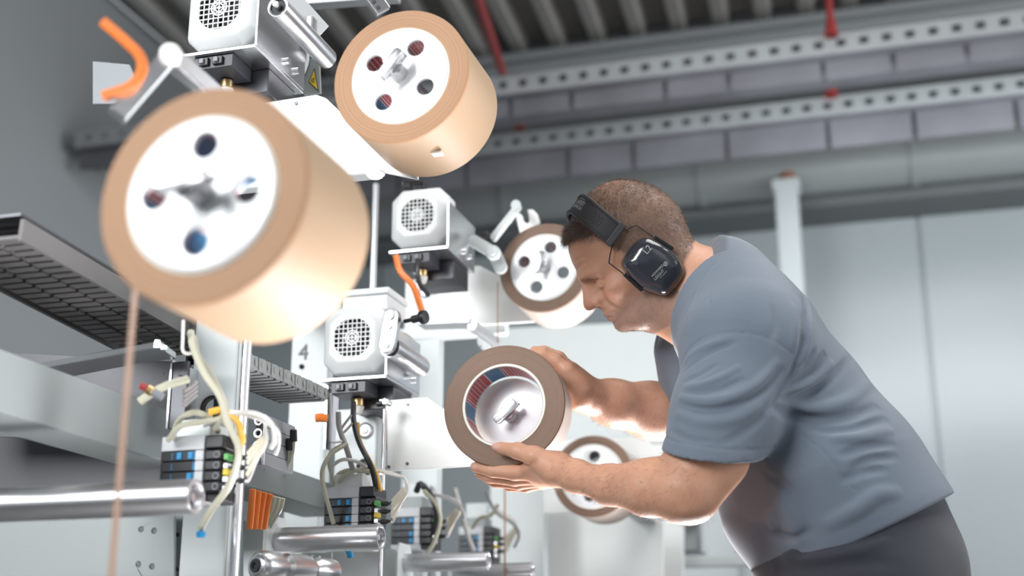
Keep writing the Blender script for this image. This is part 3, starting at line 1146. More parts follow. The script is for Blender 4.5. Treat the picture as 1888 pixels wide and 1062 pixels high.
_vn = np.zeros_like(VB)
_fn = np.cross(VB[FB[:, 2]] - VB[FB[:, 0]], VB[FB[:, 3]] - VB[FB[:, 1]])
if ((VB[FB[:, 0]] - HO)[inhead[FB[:, 0]]] * _fn[inhead[FB[:, 0]]]).sum() < 0:
    FLIP = -1.0
else:
    FLIP = 1.0


def strands(name, mask_v, n, length, width, flow, lift, material, jit=.35, lenfn=None):
    p, nn = face_samples(mask_v, n)
    nn = nn * FLIP
    fl = flow(p)
    d = fl - nn * (fl * nn).sum(1, keepdims=True)
    d /= np.linalg.norm(d, axis=1, keepdims=True) + 1e-9
    d = d + rng.normal(0, jit, d.shape)
    g = d * (1 - lift) + nn * lift
    g /= np.linalg.norm(g, axis=1, keepdims=True) + 1e-9
    ln = length * (.6 + .8 * rng.random((n, 1)))
    if lenfn is not None:
        ln = ln * lenfn(p)[:, None]
    side = np.cross(g, nn + rng.normal(0, .4, nn.shape))
    side /= np.linalg.norm(side, axis=1, keepdims=True) + 1e-9
    g2 = g + d * .5
    g2 /= np.linalg.norm(g2, axis=1, keepdims=True)
    a, b = p - side * width / 2 - nn * .0004, p + side * width / 2 - nn * .0004
    m = p + g * ln * .55
    c, e = m - side * width * .36, m + side * width * .36
    tip = m + g2 * ln * .45
    V = np.stack([a, b, e, c, tip - side * width * .08, tip + side * width * .08], 1).reshape(-1, 3)
    i = np.arange(n)[:, None] * 6
    F = np.concatenate([i + np.array([[0, 1, 2, 3]]), i + np.array([[3, 2, 5, 4]])])
    o = mesh_object(name, V, F, material, body)
    o['kind'] = 'stuff'
    return o


def head_flow(p):
    q = (p - HO) @ HAX.T * 1000
    c = np.array([-45., 0, 165])
    r = q - c
    fl = r.copy()
    fl[:, 0] += np.where(q[:, 0] > 20, 60, 0)
    fl[:, 2] -= np.where(np.abs(q[:, 1]) > 40, 60, 0)
    return fl @ HAX


def hair_len(p):
    q = (p - HO) @ HAX.T * 1000
    return np.where((q[:, 0] > 66) & (q[:, 2] > 105), 1.9, np.where(q[:, 2] > 110, 1.05, .72))


hm = np.clip(scalp, 0, 1) * (1 - thin * 1.2)
strands('hair', hm, 30000, .0075, .00040, head_flow, .34, M['hair'], .30, hair_len)
fr_m = inhead * np.clip((f_ - 66) / 14, 0, 1) * np.clip((u_ - np.interp(f_, HLF, HLU)) / 5, 0, 1) * (u_ > 105)
strands('front_hair', fr_m.astype(float), 3600, .017, .00045, lambda p: np.tile(h_f * .8 + h_u * .5, (len(p), 1)), .5, M['hair'], .35)
strands('beard_stubble', beard * (1 - lipm) * (.35 + .65 * (u_ < -30)), 5200, .0026, .00042, lambda p: np.tile(-h_u * 1.0 + h_f * .2, (len(p), 1)), .45, M['stubble'], .4)
eb = inhead * np.exp(-(((u_ - (50 - np.maximum(np.abs(l_) - 24, 0) * .42)) / 3.6) ** 2)) * (np.abs(l_) > 10) * (np.abs(l_) < 50) * (f_ > 80)
strands('eyebrow', eb, 420, .0060, .00035, lambda p: np.outer(np.sign((p - HO) @ h_l), h_l) - h_f * .4 + h_u * .2, .25, M['hair'], .25)
s_arm = (VB[:, 2] < 1.30) & (VB[:, 0] > -.56) & (VB[:, 0] < -.28)
strands('arm_hair', s_arm.astype(float), 6500, .009, .00028, lambda p: np.tile(np.array([-.7, 0, -.8]), (len(p), 1)), .35, M['armhair'], .5)

# ------------------------------------------------------------------ t-shirt
T = Field()
YA = (0, 1, 0)
sec = [((1335, 565), .086, 1.55), ((1392, 642), .116, 1.45), ((1452, 765), .140, 1.25), ((1516, 898), .172, 1.06), ((1585, 1000), .165, 1.10), ((1640, 1090), .150, 1.15)]
for (p0, h0, s0), (p1, h1, s1) in zip(sec[:-1], sec[1:]):
    T.cone(PY(*p0, 2.30), PY(*p1, 2.30), h0, h1, .03, flat=YA, fs=(s0 + s1) / 2)
T.cone(PY(1322, 540, 2.30), PY(1368, 622, 2.14), .070, .082, .05)
T.cone(PY(1322, 535, 2.25), PY(1380, 640, 2.15), .080, .088, .08)
T.cone(PY(1322, 540, 2.30), PY(1318, 640, 2.44), .070, .080, .05)
nk0, nk1 = H(2, 0, 8), PY(1318, 545, 2.305)
nax = unit(.925 * RGT - .38 * UPV + .07 * FWD)
T.cone(PY(1262, 519, 2.303), PY(1310, 541, 2.303), .0790, .083, .02)
# sleeves
s0, s1 = PY(1372, 655, 2.115), PY(1309, 838, 2.045)
sax = unit(s1 - s0)
hemn = unit(-UPV - .10 * RGT + .03 * FWD)
SL = Field()

T.cone(s0, PY(1338, 760, 2.075), .0950, .0800, .035)
T.cone(PY(1338, 760, 2.075), s1 + sax * .06, .0800, .0700, .03)
f0, f1 = PY(1296, 648, 2.46), PY(1298, 742, 2.52)
fax = unit(f1 - f0)
T.cone(f0, f1 + fax * .05, .092, .074, .03)
# shirt folds, placed where they lie on the cloth
def fold(pts, h, w, z=None):
    q = [T.hit(x, y) for x, y in pts]
    q = [a for a in q if a is not None]
    if len(q) > 1:
        FOLDS.append((spline(q, 4) if len(q) > 2 else q, h, w))
FOLDS = []
Z5 = lambda pts: [(1180 + x * .4048, 430 + y * .4048) for x, y in pts]
Z6 = lambda pts: [(1180 + x * .25, 800 + y * .25) for x, y in pts]
fold(Z5([(205, 625), (250, 585), (320, 540), (430, 500)]), -.0034, .0060)
fold(Z5([(200, 600), (230, 560), (300, 515), (400, 480)]), .0030, .0065)
fold(Z5([(205, 675), (270, 645), (350, 600)]), -.0032, .0045)
fold(Z5([(205, 700), (280, 688), (370, 655), (450, 610)]), .0040, .0060)
fold(Z5([(205, 728), (285, 725), (380, 705), (470, 665)]), -.0038, .0050)
fold(Z5([(190, 745), (300, 765), (420, 745), (540, 680), (620, 590)]), .0060, .0085)
fold(Z5([(185, 785), (300, 805), (430, 785), (560, 715), (650, 620)]), -.0055, .0065)
fold(Z5([(170, 820), (280, 860), (420, 850), (540, 790)]), .0035, .0100)
fold(Z5([(360, 960), (450, 920), (540, 850), (580, 790)]), -.0030, .0080)
fold(Z5([(140, 900), (230, 940), (330, 950)]), -.0020, .0070)
# armhole and shoulder seams
fold(Z5([(178, 650), (190, 595), (230, 520), (325, 462)]), -.0014, .0028)
fold(Z5([(325, 460), (420, 450), (560, 468), (640, 508), (715, 572)]), -.0013, .0022)
fold(Z5([(295, 195), (312, 280), (322, 380), (325, 450)]), -.0010, .0022)
fold(Z5([(715, 575), (690, 640), (640, 720), (590, 800)]), -.0075, .0075)
fold(Z5([(392, 75), (350, 130), (300, 185), (262, 250), (225, 330), (195, 400)]), -.0012, .0022)
# back
fold(Z5([(742, 290), (745, 400), (735, 500), (718, 570)]), -.0060, .0055)
fold(Z5([(765, 310), (775, 420), (760, 520), (735, 590)]), .0050, .0080)
fold(Z5([(700, 330), (705, 430), (690, 520)]), .0040, .0080)
fold(Z5([(600, 330), (615, 420), (600, 480)]), -.0022, .0080)
fold(Z5([(905, 450), (840, 550), (760, 640), (660, 710)]), -.0060, .0075)
fold(Z5([(860, 440), (800, 530), (740, 610)]), -.0040, .0070)
fold(Z5([(930, 500), (870, 590), (790, 670), (690, 730)]), .0060, .0090)
fold(Z5([(960, 560), (880, 650), (780, 720), (650, 760)]), -.0050, .0090)
fold(Z5([(1040, 680), (950, 760), (830, 800), (700, 800)]), .0050, .0120)
fold(Z5([(1075, 790), (960, 835), (840, 850), (720, 835), (620, 800)]), -.0075, .0100)
fold(Z5([(1120, 850), (980, 885), (860, 895), (770, 880)]), -.0055, .0085)
fold(Z5([(1140, 900), (1000, 930), (880, 935)]), .0050, .0090)
fold(Z5([(1150, 960), (1020, 975), (920, 1010)]), -.0055, .0080)
fold(Z5([(680, 840), (740, 920), (830, 990), (890, 1060)]), -.0014, .0016)
fold(Z6([(1880, 170), (1700, 190), (1560, 260)]), -.0045, .0080)
fold(Z6([(1800, 260), (1640, 280), (1500, 340)]), -.0045, .0085)
fold(Z6([(760, 240), (900, 300), (1020, 350), (1110, 420)]), -.0060, .0100)
fold(Z6([(980, 470), (1080, 560), (1140, 700), (1130, 780)]), .0060, .0200)
fold(Z6([(900, 560), (980, 640), (1000, 720)]), .0030, .0120)
fold(Z6([(1250, 720), (1080, 760), (960, 740)]), -.0040, .0110)
fold(Z6([(1880, 430), (1740, 460), (1600, 560), (1400, 660)]), .0070, .0130)
fold(Z6([(1200, 0), (1370, 150), (1520, 350), (1740, 530)]), -.0014, .0018)
for q, h, w in FOLDS:
    T.ridge(q, h * 2.4, w * .74)
# hollow sleeve ends, hems and neckline
for (a, ax, r, n_) in ((s1, sax, .0690, hemn), (f1, fax, .074, fax)):
    T.plane(a, n_, .002) if False else None


def sleeve_cut(a, n_, R):
    return lambda p: np.maximum(-((p - a) @ n_), np.linalg.norm(p - a - n_ * .06, axis=1) - R)


T.custom(sleeve_cut(s1, hemn, .115), s1 + hemn * .06, .118, .002, 'sub')
T.custom(sleeve_cut(f1, fax, .10), f1 + fax * .06, .11, .002, 'sub')
T.cone(s1 + sax * .052, s1 + sax * .09, .0655, .0655, .003, 'sub')
T.cone(f1 + fax * .052, f1 + fax * .09, .069, .068, .003, 'sub')
T.custom(lambda p: .0018 * np.clip(1 - (((p - s1) @ hemn + .020) / .004) ** 2, 0, 1) ** 4 * (np.linalg.norm(p - s1, axis=1) < .11), s1, .13, .0, 'disp')


def neck_cut(p):
    q = p - PY(1279, 526, 2.303)
    t = q @ nax
    rr = np.linalg.norm(q - np.outer(t, nax), axis=1)
    return np.maximum(t, rr - .165)


T.custom(neck_cut, PY(1245, 510, 2.303), .22, .003, 'sub')


def collar_seam(p):
    q = p - PY(1279, 526, 2.303)
    t = q @ nax
    rr = np.linalg.norm(q - np.outer(t, nax), axis=1)
    return .0020 * np.clip(1 - ((t - .021) / .0045) ** 2, 0, 1) ** 4 * (rr < .12) - .0012 * np.clip(1 - t / .021, 0, 1) * (t > 0) * (rr < .11)


T.custom(collar_seam, PY(1280, 527, 2.303), .16, .0, 'disp')
wp = [PY(1408, 1040, 2.1), PY(1660, 918, 2.1), PY(1408, 1040, 2.5)]
wn = unit(np.cross(wp[1] - wp[0], wp[2] - wp[0]))
if wn[2] > 0:
    wn = -wn
T.plane(wp[0] + wn * .03, wn, .004)
VT, FT = T.mesh((-.60, 1.88, .70), (.36, 2.72, 1.58), .0030)
VT = relax(VT, FT, 1, .2)
mesh_object('t_shirt', VT, FT, M['shirt'], body)['label'] = 'slate grey short-sleeved cotton t-shirt'

# ------------------------------------------------------------------ trousers
W = Field()
hip = PY(1590, 1055, 2.30)
W.cone(PY(1560, 985, 2.30), hip, .168, .168, .03, flat=YA, fs=1.12)
hj = hip + np.array([.015, 0, -.06])
for s, kx in ((-1, -.04), (1, .05)):
    W.cone(hj + (0, s * .085, 0), (hip[0] + kx, 2.30 + s * .10, .50), .108, .078, .04)
    W.cone((hip[0] + kx, 2.30 + s * .10, .50), (hip[0] + .06 + kx, 2.30 + s * .11, .07), .078, .066, .03)
W.plane(wp[0] - wn * .004, -wn, .006)
WF = []
def wfold(pts, h, w):
    q = [a for a in (W.hit(x, y) for x, y in pts) if a is not None]
    if len(q) > 1:
        WF.append((spline(q, 4) if len(q) > 2 else q, h, w))
wfold(Z6([(1000, 1000), (1200, 930), (1450, 900), (1700, 830), (1870, 740)]), .0070, .0090)
wfold(Z6([(1020, 960), (1200, 860), (1400, 790), (1640, 760)]), -.0070, .0080)
wfold(Z6([(1050, 930), (1190, 850)]), .0080, .0080)
wfold(Z6([(1250, 1000), (1500, 950), (1880, 960)]), -.0050, .0090)
wfold(Z6([(1600, 830), (1750, 750), (1880, 740)]), -.0040, .0060)
wfold(Z6([(1000, 1040), (1080, 990), (1300, 970)]), -.006, .008)
for q, h, w in WF:
    W.ridge(q, h, w)
VW, FW = W.mesh((-.55, 1.95, .04), (.45, 2.68, 1.20), .0052)
VW = relax(VW, FW, 1, .3)
tr = mesh_object('trousers', VW, FW, M['trousers'], body)
tr['label'] = 'dark grey work trousers'
q = W.hit(1628, 959)
if q is not None:
    MB().cbox(q, (.006, .004, .020), (RGT * .98 + UPV * -.15, FWD, UPV)).build('fabric_label', M['whitehose'], tr, smooth=False)
for s, kx in ((-1, -.04), (1, .05)):
    S = Field()
    fx = hip[0] + .06 + kx
    fy = 2.30 + s * .11
    S.cone((fx, fy, .05), (fx - .15, fy, .042), .045, .04, .02)
    S.cone((fx + .02, fy, .05), (fx + .0, fy, .14), .045, .05, .03)
    S.plane((0, 0, .005), (0, 0, -1))
    VS, FS = S.mesh((fx - .25, fy - .12, -.02), (fx + .15, fy + .12, .26), .006)
    mesh_object('shoe', VS, FS, M['blackrubber'], body)
# ------------------------------------------------------------------ ear defenders
def text_mesh(s, size):
    c = bpy.data.curves.new('t', 'FONT')
    c.body = s
    c.size = size
    c.resolution_u = 3
    o = bpy.data.objects.new('t', c)
    COL.objects.link(o)
    dg = bpy.context.evaluated_depsgraph_get()
    me = bpy.data.meshes.new_from_object(o.evaluated_get(dg))
    vs = np.array([v.co[:2] for v in me.vertices])
    fs = [tuple(p.vertices) for p in me.polygons]
    bpy.data.objects.remove(o)
    bpy.data.curves.remove(c)
    bpy.data.meshes.remove(me)
    return vs, fs


M['cup'] = mat('dark_blue_grey_gloss_plastic', (.030, .034, .046), .16, var=.06, coat=.6)
M['band'] = mat('black_padded_band', (.030, .028, .032), .5, var=.1, bump=.2, bscale=500)
M['yoke'] = mat('dark_grey_plastic', (.055, .057, .062), .42, var=.06)
M['print'] = mat('silver_print', (.42, .43, .42), .4, var=.05)

ED = thing('ear_defenders', 'black ear defenders worn on the head of the man', 'ear defenders', H(-5, 0, 0))
OUT = [(1146, 484), (1150, 473), (1158, 462), (1170, 447), (1179, 440), (1191, 437), (1204, 442), (1224, 454), (1242, 468), (1255, 484), (1262, 499), (1261, 511), (1250, 526), (1235, 542), (1224, 546), (1206, 540), (1182, 529), (1170, 518), (1155, 502), (1147, 491)]
CD = HD - .092
cc_px = np.array([1205., 491.])
SC = CD / FPX
o2 = [np.array([(x - cc_px[0]) * SC, -(y - cc_px[1]) * SC]) for x, y in OUT]
th_o = np.array([math.atan2(q[1], q[0]) for q in o2])
rh_o = np.array([np.linalg.norm(q) for q in o2])
od = np.argsort(th_o)
th_s, rh_s = th_o[od], rh_o[od]
CC = P(cc_px[0], cc_px[1], CD)
cup_n = unit(-FWD * .985 + h_l * .35)


def rho(t):
    return np.interp(t, np.concatenate([th_s - 2 * math.pi, th_s, th_s + 2 * math.pi]), np.concatenate([rh_s] * 3))


def rho_s(t):
    return sum(rho(t + d) * w for d, w in ((-.10, .15), (-.05, .2), (0, .3), (.05, .2), (.10, .15)))


def cup_pt(x, y, lift=0.0, sgn=1.0):
    t = math.atan2(y, x)
    r = min(1.0, math.hypot(x, y) / rho_s(t))
    h = .033 * (max(0.0, 1 - r ** 4.2)) ** (1 / 2.2) + lift
    return CC + RGT * x + UPV * y + cup_n * h


def cup_mesh(seg=64):
    m = MB()
    vs, fs = [], []
    rings = [0.0, .25, .45, .62, .74, .83, .90, .94, .97, .988, 1.0]
    for r in rings:
        for k in range(seg):
            t = 2 * math.pi * k / seg - math.pi
            R_ = rho_s(t) * r
            vs.append(cup_pt(R_ * math.cos(t), R_ * math.sin(t)))
    for r, dp in ((1.0, -.008), (.95, -.010), (.5, -.010)):
        for k in range(seg):
            t = 2 * math.pi * k / seg - math.pi
            R_ = rho_s(t) * r
            vs.append(CC + RGT * R_ * math.cos(t) + UPV * R_ * math.sin(t) + cup_n * dp)
    for i in range(len(rings) + 2):
        for k in range(seg):
            k2 = (k + 1) % seg
            fs.append((i * seg + k, i * seg + k2, (i + 1) * seg + k2, (i + 1) * seg + k))
    return m.add(vs, fs)


def mirror_head(m):
    q = MB()
    q.v = [tuple(np.asarray(v) - 2 * ((np.asarray(v) - HO) @ h_l) * h_l) for v in m.v]
    q.f = [tuple(f[::-1]) for f in m.f]
    return q


cm = cup_mesh()
cup = cm.build('cup', M['cup'], ED)
cup['label'] = 'glossy dark cup with silver print'
mirror_head(cm).build('cup', M['cup'], ED)
cu = MB()
seg = 48
for r, dp in ((.80, -.010), (.97, -.010), (1.0, -.016), (.97, -.026), (.86, -.031), (.6, -.031)):
    for k in range(seg):
        t = 2 * math.pi * k / seg - math.pi
        R_ = rho_s(t) * r
        cu.v.append(tuple(CC + RGT * R_ * math.cos(t) + UPV * R_ * math.sin(t) + cup_n * dp))
for i in range(5):
    for k in range(seg):
        k2 = (k + 1) % seg
        cu.f.append((i * seg + k, i * seg + k2, (i + 1) * seg + k2, (i + 1) * seg + k))
cu.build('cushion', M['blackrubber'], ED)
mirror_head(cu).build('cushion', M['blackrubber'], ED)


def cup_text(s, size, px, py, ang, name='lettering'):
    vs, fs = text_mesh(s, size)
    ca, sa = math.cos(ang), math.sin(ang)
    bx, by = (px - cc_px[0]) * SC, -(py - cc_px[1]) * SC
    m = MB().add([cup_pt(bx + x * ca - y * sa, by + x * sa + y * ca, .0004) for x, y in vs], fs)
    return m.build(name, M['print'], cup, smooth=False, fix=False)


A46 = math.radians(46)
cup_text('L2', .0155, 1188.5, 471, math.radians(50))
cup_text('HOWARD', .0062, 1199, 512, A46)
cup_text('LEIGHT', .0070, 1204, 518, A46)
cup_text('by Honeywell', .0030, 1213, 514, A46)
# ear-shaped emblem beside the lettering
em = MB()
for r0, r1 in ((.0022, .0034), (0.0, .0011)):
    n = 20
    b0 = ((1222.5 - cc_px[0]) * SC, -(487.5 - cc_px[1]) * SC)
    vs = [cup_pt(b0[0] + r * math.cos(2 * math.pi * k / n), b0[1] + r * math.sin(2 * math.pi * k / n) * 1.25, .0004) for r in (r0, r1) for k in range(n)]
    em.add(vs, [(k, (k + 1) % n, n + (k + 1) % n, n + k) for k in range(n)])
em.build('emblem', M['print'], cup, smooth=False, fix=False)

# headband
bw, bv = np.array([.315, .949]), np.array([.949, -.315])
BB = np.array([20., 76.])


def band_pt(phi, v, h):
    s, c = math.sin(phi), math.cos(phi)
    l = (89 + h) * math.copysign(abs(s) ** .85, s)
    w = (101 + h) * (max(c, 0) ** .85) if c > 0 else 101 * c
    q = BB + bw * w + bv * (v + 15 * s * s)
    return H(q[0], l, q[1])


prof = [(-21, -2), (-22, 1.5), (-20.5, 4), (-17.5, 4.4), (-16, 3.0), (16, 3.0), (17.5, 4.4), (20.5, 4), (22, 1.5), (21, -2)]
n = 44
phis = np.linspace(-1.44, 1.44, n)
bm_ = MB()
bm_.v = [tuple(band_pt(p, v, h)) for p in phis for v, h in prof]
k = len(prof)
bm_.f = [(i * k + j, (i + 1) * k + j, (i + 1) * k + (j + 1) % k, i * k + (j + 1) % k) for i in range(n - 1) for j in range(k)]
bm_.f += [tuple(range(k)), tuple((n - 1) * k + j for j in range(k))[::-1]]
bd = bm_.build('headband', M['band'], ED)
# stitched piping along both edges
for sv in (-16.8, 16.8):
    MB().tube([band_pt(p, sv, 4.0) for p in phis], .0010, 6).build('piping', M['blackrubber'], bd)
sgn = 1.0 if (band_pt(1.2, 0, 0) - HO) @ h_l > 0 else -1.0
for p0 in (.94, 1.03, 1.12):
    m = MB()
    q = [band_pt(sgn * (p0 + .032 * math.cos(t)), 10.5 * math.sin(t), 3.3) for t in np.linspace(0, 2 * math.pi, 18, endpoint=False)]
    ctr = band_pt(sgn * p0, 0, 2.2)
    m.add(q + [ctr], [(i, (i + 1) % 18, 18) for i in range(18)])
    m.build('vent_slot', M['dark'], bd)


def band_text(s, size, phi0, v0):
    vs, fs = text_mesh(s, size * 1000)
    m = MB().add([band_pt(sgn * (phi0 - x / 96.0), v0 + y, 3.3) for x, y in vs], fs)
    return m.build('lettering', M['print'], bd, smooth=False, fix=False)


band_text('HOWARD', .0095, .58, 1.5)
band_text('LEIGHT', .0115, .56, -8.5)
band_text('by Honeywell', .0042, .50, -13.5)
# yoke at the band end, wires and sliders
for sg in (sgn, -sgn):
    m = MB()
    for p_ in (1.41, 1.50):
        for v, h in ((-23, -3), (-23, 5.5), (23, 5.5), (23, -3)):
            m.v.append(tuple(band_pt(sg * p_, v, h)))
    m.f = [(0, 1, 2, 3), (7, 6, 5, 4), (0, 4, 5, 1), (1, 5, 6, 2), (2, 6, 7, 3), (3, 7, 4, 0)]
    m.build('yoke', M['yoke'], ED, smooth=False, bevel=.0012)
wz = HD - .088
for pts, sl in (([(1150, 419), (1157, 422), (1172, 416), (1178, 418), (1207, 438)], [(1205, 436), (1241, 459)]), ([(1131, 450), (1127, 460), (1123, 483), (1126, 487), (1152, 507)], [(1150, 505), (1184, 536)])):
    w = MB().tube(spline([P(x, y, wz) for x, y in pts], 5), .0011, 6)
    w.build('wire', M['black'], ED)
    mirror_head(w).build('wire', M['black'], ED)
    s_ = MB().bar(P(*sl[0], wz - .004), P(*sl[1], wz - .004), .0062, .007, up=tuple(FWD))
    s_.build('slider', M['black'], ED, smooth=False, bevel=.0012)
    mirror_head(s_).build('slider', M['black'], ED, smooth=False, bevel=.0012)
# ------------------------------------------------------------------ the machine: plates, columns, beams
def plate_holes(m, outer, holes, th, O, ex, ey, en):
    """flat plate with openings; outer and holes are 2D outlines in the frame (O, ex, ey), thickness along en"""
    O, ex, ey, en = (np.asarray(q, float) for q in (O, ex, ey, en))
    bm = bmesh.new()
    ed = []
    for loop in [outer] + list(holes):
        vs = [bm.verts.new((x, y, 0)) for x, y in loop]
        ed += [bm.edges.new((vs[k], vs[(k + 1) % len(vs)])) for k in range(len(vs))]
    bmesh.ops.triangle_fill(bm, use_beauty=True, use_dissolve=False, edges=ed)
    r = bmesh.ops.extrude_face_region(bm, geom=bm.faces[:])
    bmesh.ops.translate(bm, verts=[v for v in r['geom'] if isinstance(v, bmesh.types.BMVert)], vec=(0, 0, th))
    bm.verts.index_update()
    m.add([O + ex * v.co.x + ey * v.co.y + en * v.co.z for v in bm.verts], [[v.index for v in f.verts] for f in bm.faces])
    bm.free()
    return m


def circ(cx, cy, r, n=24):
    return [(cx + r * math.cos(2 * math.pi * k / n), cy + r * math.sin(2 * math.pi * k / n)) for k in range(n)]


def xz_plate(name, px, Y, th, material, label, cat, bolts=(), holes=(), bevel=.002, group=None):
    pts = [PY(x, y, Y) for x, y in px]
    c = sum(pts) / len(pts)
    t = thing(name, label, cat, c, group)
    outer = [(q[0], q[2]) for q in pts]
    hl_ = [circ(PY(x, y, Y)[0], PY(x, y, Y)[2], r, 16) for x, y, r in holes]
    plate_holes(MB(), outer, hl_, th, (0, Y, 0), (1, 0, 0), (0, 0, 1), (0, 1, 0)).build('panel', material, t, smooth=False, bevel=bevel)
    for x, y in bolts:
        q = PY(x, y, Y)
        MB().cyl(q + (0, -.0018, 0), q + (0, .002, 0), .0032, seg=10).build('bolt', M['darkmetal'], t)
    return t


def xbox(name, label, cat, x0, x1, y0, y1, z0, z1, material, bevel=.002, group=None):
    o = MB().box((x0, y0, z0), (x1, y1, z1)).build(name, material, smooth=False, bevel=bevel, origin=((x0 + x1) / 2, (y0 + y1) / 2, z0))
    return tag(o, label, cat, group)


GP = 'white station plates behind the rolls'
xz_plate('station_plate', [(300, 420), (555, 400), (575, 470), (560, 530), (300, 540)], RA[1] + .168, .008, M['white_plate'], 'white plate hidden behind the nearest tape roll', 'plate', group=GP)
xz_plate('station_plate', [(440, 196), (583, 174), (600, 180), (636, 214), (770, 318), (770, 306), (700, 315), (636, 323), (440, 348)][:5] + [(770, 330), (700, 316), (636, 323), (440, 348)], RB[1] + .168, .008, M['white_plate'], 'white plate with chamfered corner between the two tan rolls', 'plate', bolts=[(546, 191)], group=GP)
xz_plate('station_plate', [(713, 738), (786, 732), (814, 752), (985, 800), (985, 852), (713, 869)], RC[1] + .105, .008, M['white_plate'], 'white plate behind the roll held in both hands', 'plate', bolts=[(752, 746), (717, 861), (751, 855)], group=GP)
xz_plate('station_plate', [(806, 494), (884, 490), (906, 502), (1040, 560), (1040, 590), (806, 604)], RD[1] + .168, .008, M['white_plate'], 'white plate left of the roll behind the face', 'plate', group=GP)
xz_plate('station_plate', [(1000, 812), (1186, 806), (1212, 828), (1212, 938), (1000, 948)], RE[1] + .168, .008, M['white_plate'], 'white plate behind the blurred roll at the forearm', 'plate', group=GP)


def column(label, x0p, x1p, yp, Y, depth, ztop, material=None, zlow=0.0, holes=()):
    a, b = PY(x0p, yp, Y), PY(x1p, yp, Y)
    t = thing('machine_column', label, 'column', ((a[0] + b[0]) / 2, Y, zlow), 'white machine columns')
    xm, hw = (a[0] + b[0]) / 2, abs(b[0] - a[0]) / 2
    hl_ = [circ(PY(x, y, Y)[0], PY(x, y, Y)[2], r, 24) for x, y, r in holes]
    plate_holes(MB(), [(a[0], zlow), (b[0], zlow), (b[0], ztop), (a[0], ztop)], hl_, .006, (0, Y, 0), (1, 0, 0), (0, 0, 1), (0, 1, 0)).build('front_panel', material or M['white'], t, smooth=False, bevel=.0025)
    MB().box((a[0], Y + .0065, zlow), (a[0] + .005, Y + depth, ztop)).box((b[0] - .005, Y + .0065, zlow), (b[0], Y + depth, ztop)).build('side_panel', material or M['white'], t, smooth=False)
    for x, y, r in holes:
        q = PY(x, y, Y)
        MB().box((q[0] - r * 1.6, Y + .05, q[2] - r * 1.6), (q[0] + r * 1.6, Y + .055, q[2] + r * 1.6)).build('hole_back', M['dark'], t, smooth=False)
        MB().lathe([(r, .008), (r, -.002), (r + .004, -.002), (r + .004, .0)], (q[0], Y, q[2]), (0, 1, 0), 24).build('hole_grommet', M['blackrubber'], t)
    return t


column('white machine column with cable hole below the nearest roll', 354, 434, 700, 1.86, .02, 1.42, holes=[(391, 752, .016)])
column('white column bearing the black number four', 532, 601, 760, 2.70, .03, 1.62)
column('white column with round bolt behind the middle motor', 618, 694, 800, 2.50, .03, 1.30, holes=[(672, 862, .014)])
column('white column with orange cable under the far motor', 746, 812, 560, 2.975, .03, 1.72)
column('narrow white column behind the third valve terminal', 738, 782, 960, P(722, 937, 3.05)[1] + .0695, .03, PY(760, 900, 3.02)[2])
column('narrow white column behind the farthest valve terminal', 858, 898, 1000, P(846, 972, 3.6)[1] + .0695, .03, PY(880, 935, 3.60)[2])
column('white far column left of the high brown roll', 905, 1000, 700, 3.90, .05, 1.62)

# number plate lettering on the column
vs, fs = text_mesh('4', .052)
q = PY(549, 664, 2.698)
t4 = bpy.data.objects['machine_column.001']
MB().add([q + np.array([x, -.0006, y]) for x, y in vs], fs).build('numeral', M['black'], t4, smooth=False, fix=False)
MB().cyl(PY(556, 676, 2.699), PY(556, 676, 2.696), .006, seg=14).build('dot', M['black'], t4)
# round bolts with washers
for cpx, Y, r, tn in (((674, 794), 2.50, .0165, 'machine_column.002'), ((785, 537), 2.975, .016, 'machine_column.003')):
    q = PY(*cpx, Y)
    MB().lathe([(r, 0), (r, -.004), (r * .72, -.006), (r * .68, -.003), (r * .5, -.003), (r * .42, -.009), (0, -.010)], q, (0, 1, 0), 28).build('round_bolt', M['brushed'], bpy.data.objects[tn])


def beam_along(label, X, p_top0, p_bot0, p_end, w, material, bolts=(), lip=True):
    a, b, e = PX(*p_top0, X), PX(*p_bot0, X), PX(*p_end, X)
    z1, z0 = a[2], b[2]
    y0, y1 = (a[1] + b[1]) / 2, e[1]
    t = thing('channel_beam', label, 'beam', (X - w / 2, y0, z0), 'grey channel beams')
    m = MB().box((X - .004, y0, z0), (X, y1, z1)).box((X - w, y0, z0), (X - .0045, y1, z0 + .004)).box((X - w, y0, z1 - .004), (X - .0045, y1, z1))
    m.build('channel', material, t, smooth=False, bevel=.0012)
    for x, y in bolts:
        q = PX(x, y, X)
        MB().cyl(q, q + (.003, 0, 0), .0045, seg=12).build('bolt', M['darkmetal'], t)
    return t


beam_along('light grey channel beam at the left edge below the dark bracket', -1.10, (-160, 584), (-160, 710), (350, 800), .09, M['lightgrey'])
beam_along('light grey channel beam carrying the stacked valve block', -1.12, (448, 835), (448, 893), (640, 940), .10, M['lightgrey'], bolts=[(488, 860), (524, 871)])

